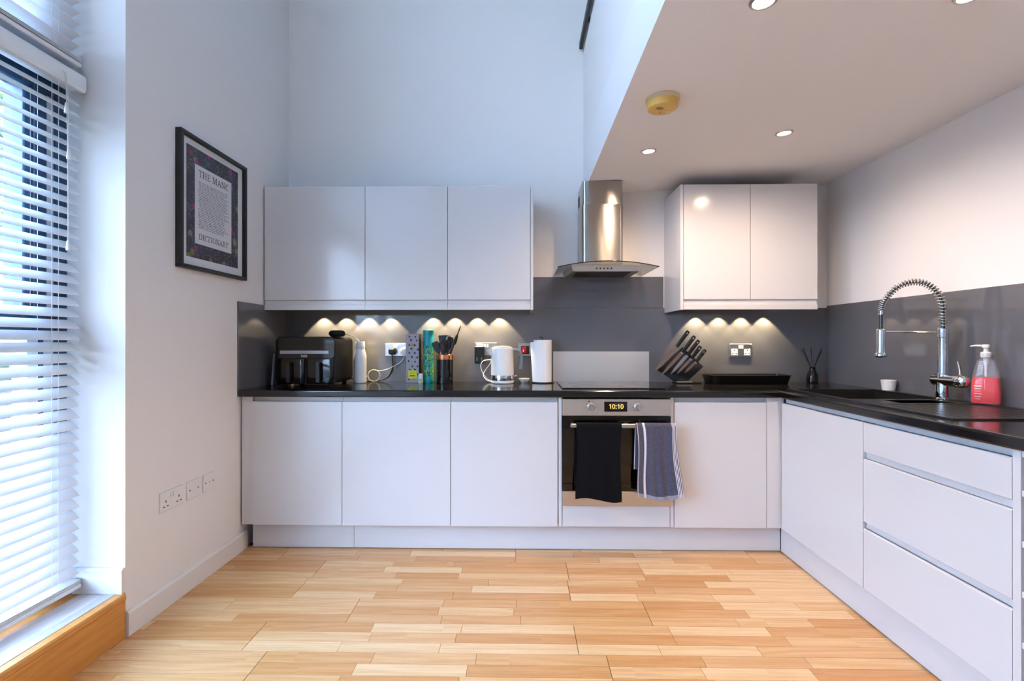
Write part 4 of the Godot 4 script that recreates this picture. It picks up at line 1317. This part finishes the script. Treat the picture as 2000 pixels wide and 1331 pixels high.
# ---------------------------------------------------------------- right of the hob
func build_counter_right() -> void:
	# knife stand: a leaning dark panel on a flat foot
	var o := thing("knife_stand", "dark leaning knife stand on a flat foot beside the hob", "knife stand", v(1.03, TOP, 3.27))
	part(o, "foot", Shape.new().box(Vector3(0.045, 0.004, 0.02), Vector3(0.155, 0.008, 0.11), 0.002), M.black_gloss)
	part(o, "foot_edge", Shape.new().box(Vector3(0.02, 0.011, 0.055), Vector3(0.10, 0.006, 0.008), 0.001), M.satin_steel)
	var panel := PackedVector2Array([Vector2(-0.035, 0.012), Vector2(0.052, 0.012), Vector2(0.152, 0.108), Vector2(0.020, 0.232), Vector2(-0.143, 0.085)])
	part(o, "panel", Shape.new().prism(panel, 0.0, 0.022), M.black_gloss)
	part(o, "back_rest", Shape.new().box(Vector3(0.0, 0.06, -0.012), Vector3(0.06, 0.10, 0.02), 0.002), M.black_satin)
	var spots := [   # tip, bolster and handle end in photo-like metres from the stand, blade half width
		[Vector2(-0.158, 0.080), Vector2(-0.026, 0.232), Vector2(0.050, 0.335), 0.0165, "widest rose coloured chef's knife at the top of the knife stand"],
		[Vector2(-0.118, 0.052), Vector2(0.010, 0.196), Vector2(0.090, 0.302), 0.0105, "long rose coloured carving knife second from the top of the knife stand"],
		[Vector2(-0.062, 0.055), Vector2(0.042, 0.176), Vector2(0.117, 0.275), 0.0105, "dark bladed bread knife in the middle of the knife stand"],
		[Vector2(-0.020, 0.058), Vector2(0.068, 0.155), Vector2(0.128, 0.236), 0.0085, "rose coloured utility knife second from the bottom of the knife stand"],
		[Vector2(0.030, 0.066), Vector2(0.098, 0.133), Vector2(0.158, 0.214), 0.0085, "shortest rose coloured paring knife at the bottom of the knife stand"]]
	for i in spots.size():
		var q: Array = spots[i]
		var tip: Vector2 = q[0]
		var bol: Vector2 = q[1]
		var end: Vector2 = q[2]
		var hw: float = q[3]
		var kn := thing("knife", q[4], "knife", o.position + Vector3(tip.x, tip.y, 0.0235), Vector3.ZERO, "knives on the knife stand")
		var dir := (bol - tip).normalized()
		var nrm := Vector2(-dir.y, dir.x)
		var l := (bol - tip).length()
		var blade := PackedVector2Array([Vector2.ZERO, dir * l * 0.25 - nrm * hw * 0.75, dir * l * 0.6 - nrm * hw, dir * l - nrm * hw, dir * l + nrm * hw, dir * l * 0.3 + nrm * hw * 0.9, dir * 0.01 + nrm * hw * 0.3])
		part(kn, "blade", Shape.new().prism(blade, 0.0, 0.003), M.plain_steel if i == 2 else M.rose_steel)
		var hd := (end - bol).normalized()
		var b2 := bol - tip
		part(kn, "bolster", Shape.new().box(Vector3(0, 0, 0), Vector3(0.018, 0.012, 0.014), 0.002, at(Vector3(b2.x, b2.y, 0.0075), Vector3(0, 0, hd.angle() - PI / 2))), M.satin_steel)
		part(kn, "handle", Shape.new().loft([[0.0, 0.010, 0.0075], [0.05, 0.0115, 0.009], [(end - bol).length() - 0.01, 0.0125, 0.0095], [(end - bol).length(), 0.010, 0.007]], 3.0, 20, at(Vector3(b2.x + hd.x * 0.004, b2.y + hd.y * 0.004, 0.0105), Vector3(0, 0, hd.angle() - PI / 2))), M.black_satin)
		part(kn, "end_cap", Shape.new().lathe([Vector2(0.005, 0), Vector2(0.005, 0.003)], 12, at(Vector3((end - tip).x - hd.x * 0.014, (end - tip).y - hd.y * 0.014, 0.0175), Vector3(PI / 2, 0, 0))), M.satin_steel)
	socket(v(1.4665, 1.120, GLASS), Vector3.ZERO, M.satin_steel, "steel double socket with empty white outlets on the right of the hob", true)
	# black roasting tray
	var t := thing("roasting_tray", "long black roasting tray lying below the empty double socket", "tray", v(1.4525, TOP, 3.245))
	var wall := PackedVector2Array([Vector2(0, 0), Vector2(0.10, 0), Vector2(0.119, 0.052), Vector2(0.128, 0.053), Vector2(0.128, 0.056), Vector2(0.117, 0.056), Vector2(0.098, 0.003), Vector2(0, 0.003)])
	var list := []
	for q in [[0.0, 0.238, 0.072], [0.004, 0.242, 0.076], [0.050, 0.253, 0.086], [0.0545, 0.258, 0.091], [0.0575, 0.258, 0.091], [0.0575, 0.249, 0.082], [0.006, 0.238, 0.072]]: list.append(q)
	part(t, "pan", Shape.new().loft(list, 12.0, 48), M.black_satin)
	# reed diffuser
	var d := thing("reed_diffuser", "small dark reed diffuser bottle in the corner of the worktop", "diffuser", v(1.896, TOP, 3.27))
	part(d, "bottle", Shape.new().lathe([Vector2(0.031, 0), Vector2(0.034, 0.004), Vector2(0.034, 0.04), Vector2(0.028, 0.066), Vector2(0.019, 0.080), Vector2(0.017, 0.098), Vector2(0.018, 0.104), Vector2(0.012, 0.104)], 32), M.diffuser_glass)
	for q in [Vector3(-0.072, 0.222, 0.01), Vector3(-0.050, 0.226, -0.015), Vector3(-0.016, 0.232, 0.012), Vector3(0.052, 0.224, 0.012), Vector3(0.066, 0.226, -0.012), Vector3(0.060, 0.210, 0.0)]:
		part(d, "reed", Shape.new().tube([Vector3(-q.x * 0.12, 0.06, 0), q], 0.0021, 6), M.reed)
	# white cup by the sink
	single("cup", Shape.new().lathe([Vector2(0.028, 0), Vector2(0.030, 0.002), Vector2(0.0365, 0.056), Vector2(0.0345, 0.056), Vector2(0.028, 0.006), Vector2(0.001, 0.005)], 32), M.white_ceramic, "small white cup standing on the ledge behind the sink", "cup", v(1.995, TOP + 0.0062, 2.735))
	# soap
	var s := thing("soap_bottle", "clear pump bottle of red hand soap behind the drainer", "soap bottle", v(1.978, TOP + 0.0062, 2.151), Vector3(0, -0.9, 0))
	part(s, "liquid", Shape.new().loft([[0.003, 0.044, 0.022], [0.008, 0.0465, 0.0245], [0.06, 0.0455, 0.0240], [0.112, 0.0415, 0.0225], [0.1125, 0.041, 0.022]], 4.0, 36), M.soap_liquid)
	part(s, "shell", Shape.new().loft([[0.0, 0.045, 0.023], [0.006, 0.0485, 0.0265], [0.06, 0.0475, 0.026], [0.115, 0.043, 0.024], [0.160, 0.034, 0.021], [0.184, 0.028, 0.019], [0.192, 0.015, 0.014], [0.198, 0.014, 0.014]], 4.0, 36), M.soap_shell)
	part(s, "collar", Shape.new().lathe([Vector2(0.017, 0.198), Vector2(0.018, 0.200), Vector2(0.018, 0.218), Vector2(0.012, 0.222)], 24), M.white_plastic)
	var pump := part(s, "pump", Shape.new().lathe([Vector2(0.008, 0.222), Vector2(0.008, 0.238), Vector2(0.013, 0.240), Vector2(0.013, 0.250), Vector2(0.010, 0.253)], 20), M.white_plastic)
	part(pump, "nozzle", Shape.new().tube([Vector3(0, 0.246, 0), Vector3(-0.03, 0.248, 0.0), Vector3(-0.05, 0.245, 0.0)], 0.0055, 10, Transform3D.IDENTITY, 0.003), M.white_plastic)
	part(s, "dip_tube", Shape.new().lathe([Vector2(0.009, 0.194), Vector2(0.007, 0.168), Vector2(0.0038, 0.155), Vector2(0.0036, 0.116)], 14), M.white_plastic)
	for k in 6:
		part(s, "print_line", Shape.new().box(Vector3(-0.022, 0.076 - k * 0.011, 0.0266), Vector3(0.024 - 0.004 * (k % 3), 0.0035 if k == 0 else 0.0015, 0.0004)), M.print_white)


func build_sink() -> void:
	var o := thing("sink", "black composite sink with one and a half bowls and a ribbed drainer", "sink", v(1.49, TOP, 2.82))
	# local x: across (0 at the front), z: along towards the camera
	var y := 0.006
	var len := 1.075
	var wide := 0.505
	var rim := Shape.new()
	var rect := func(s: Shape, x0: float, x1: float, z0: float, z1: float, y0: float, y1: float, b: float) -> void:
		s.box(Vector3((x0 + x1) / 2, (y0 + y1) / 2, (z0 + z1) / 2), Vector3(x1 - x0, y1 - y0, z1 - z0), b)
	rect.call(rim, 0.0, 0.03, 0.0, len, 0.0003, y, 0.0)
	rect.call(rim, 0.47, wide, 0.0, len, 0.0003, y, 0.0)
	rect.call(rim, 0.03, 0.47, 0.0, 0.025, 0.0003, y, 0.0)
	rect.call(rim, 0.03, 0.47, 0.455, 0.490, -0.012, y - 0.004, 0.0)
	rect.call(rim, 0.03, 0.17, 0.490, 0.63, -0.012, y - 0.003, 0.0)
	rect.call(rim, 0.40, 0.47, 0.490, 0.63, -0.012, y - 0.002, 0.0)
	rect.call(rim, 0.03, 0.47, 0.63, 0.66, -0.012, y - 0.002, 0.0)
	rect.call(rim, 0.03, 0.47, len - 0.025, len, 0.0003, y, 0.0)
	part(o, "rim", rim, M.sink_stone)
	var bowl := func(x0: float, x1: float, z0: float, z1: float, deep: float) -> Shape:
		var s := Shape.new()
		var t := 0.006
		rect.call(s, x0 - t, x1 + t, z0 - t, z1 + t, -deep - t, -deep, 0.0)
		rect.call(s, x0 - t, x0, z0 - t, z1 + t, -deep, -0.001, 0.0)
		rect.call(s, x1, x1 + t, z0 - t, z1 + t, -deep, -0.001, 0.0)
		rect.call(s, x0, x1, z0 - t, z0, -deep, -0.001, 0.0)
		rect.call(s, x0, x1, z1, z1 + t, -deep, -0.001, 0.0)
		return s
	part(o, "main_bowl", bowl.call(0.03, 0.47, 0.025, 0.455, 0.19), M.sink_stone)
	part(o, "half_bowl", bowl.call(0.17, 0.40, 0.490, 0.63, 0.11), M.sink_stone)
	for q in [Vector3(0.25, -0.19, 0.24), Vector3(0.285, -0.11, 0.56)]:
		part(o, "waste", Shape.new().lathe([Vector2(0.001, 0.001), Vector2(0.036, 0.002), Vector2(0.042, 0.0)], 28, at(q)), M.chrome)
	var dr := part(o, "drainer", Shape.new().box(Vector3(0.25, -0.0045, (0.66 + len - 0.025) / 2), Vector3(0.44, 0.014, len - 0.025 - 0.66)), M.sink_stone)
	for k in 7:
		part(dr, "rib", Shape.new().box(Vector3(0.08 + k * 0.055, 0.0027, 0.85), Vector3(0.012, 0.0010, 0.33), 0.0004), M.sink_stone)
	# tap
	var t := thing("kitchen_tap", "chrome spring neck kitchen tap standing behind the sink", "tap", v(1.935, TOP + 0.0052, 2.315))
	part(t, "column", Shape.new().lathe([Vector2(0.030, 0), Vector2(0.030, 0.005), Vector2(0.0265, 0.010), Vector2(0.0258, 0.118), Vector2(0.0195, 0.122), Vector2(0.0195, 0.285), Vector2(0.0225, 0.287), Vector2(0.0225, 0.325), Vector2(0.018, 0.328)], 36), M.chrome)
	var along := Vector3(0.10, 0, 0.994).normalized()
	part(t, "valve", Shape.new().lathe([Vector2(0.0265, -0.040), Vector2(0.028, -0.037), Vector2(0.028, 0.062), Vector2(0.029, 0.064), Vector2(0.029, 0.095), Vector2(0.026, 0.107), Vector2(0.016, 0.117), Vector2(0.001, 0.120)], 36, Transform3D(Basis(Vector3(0.994, 0, -0.10), along, Vector3(0, -1, 0)).orthonormalized(), Vector3(0, 0.090, 0))), M.chrome)
	part(t, "lever", Shape.new().tube([along * 0.080 + Vector3(0, 0.10, 0), along * 0.076 + Vector3(0.003, 0.135, 0), along * 0.062 + Vector3(0.008, 0.176, 0)], 0.0050, 10, Transform3D.IDENTITY, 0.0055), M.plain_steel)
	# arched neck: from the column over to the spray head
	var head := v(1.752, 0, 2.452) - v(1.935, 0, 2.315)
	var reach := Vector3(head.x, 0, head.z)
	var path := []
	for q in [[0.0, 0.30], [0.0, 0.35], [0.0, 0.40], [0.03, 0.46], [0.14, 0.510], [0.30, 0.541], [0.50, 0.548], [0.70, 0.532], [0.86, 0.495], [0.955, 0.455], [0.99, 0.42], [1.0, 0.38], [1.0, 0.325]]:
		path.append(reach * q[0] + Vector3(0, q[1], 0))
	var neck := smooth_path(path, 8)
	part(t, "hose", Shape.new().tube(neck, 0.0075, 12), M.hose_steel)
	var coil := []
	var total := 0
	var stop := int(neck.size() * 0.86)
	var turns := 40.0
	for i in 46 * 12:
		var f := float(i) / (46 * 12) 
		var g := f * (stop - 1)
		var a: Vector3 = neck[int(g)]
		var b: Vector3 = neck[int(g) + 1]
		var c := a.lerp(b, g - int(g))
		var dir := (b - a).normalized()
		var side := dir.cross(Vector3(reach.z, 0, -reach.x).normalized()).normalized()
		var third := side.cross(dir)
		var rad := 0.0155 if f < 0.5 else lerpf(0.0155, 0.0125, (f - 0.5) * 2.0)
		coil.append(c + (side * cos(f * turns * TAU) + third * sin(f * turns * TAU)) * rad)
	part(t, "spring", Shape.new().tube(coil, 0.0025, 6), M.chrome)
	part(t, "spring_collar", Shape.new().lathe([Vector2(0.0125, 0), Vector2(0.0135, 0.003), Vector2(0.0135, 0.018), Vector2(0.011, 0.021)], 24, at(neck[stop - 1] - Vector3(0, 0.016, 0))), M.chrome)
	part(t, "support_arm", Shape.new().tube([Vector3(0, 0.306, 0), reach * 0.5 + Vector3(0, 0.312, 0), reach + Vector3(0, 0.314, 0)], 0.0045, 10), M.chrome)
	part(t, "spray_head", Shape.new().lathe([Vector2(0.012, 0.188), Vector2(0.020, 0.190), Vector2(0.027, 0.196), Vector2(0.027, 0.205), Vector2(0.0205, 0.212), Vector2(0.0195, 0.225), Vector2(0.0195, 0.322), Vector2(0.0145, 0.328)], 32, at(reach)), M.chrome)
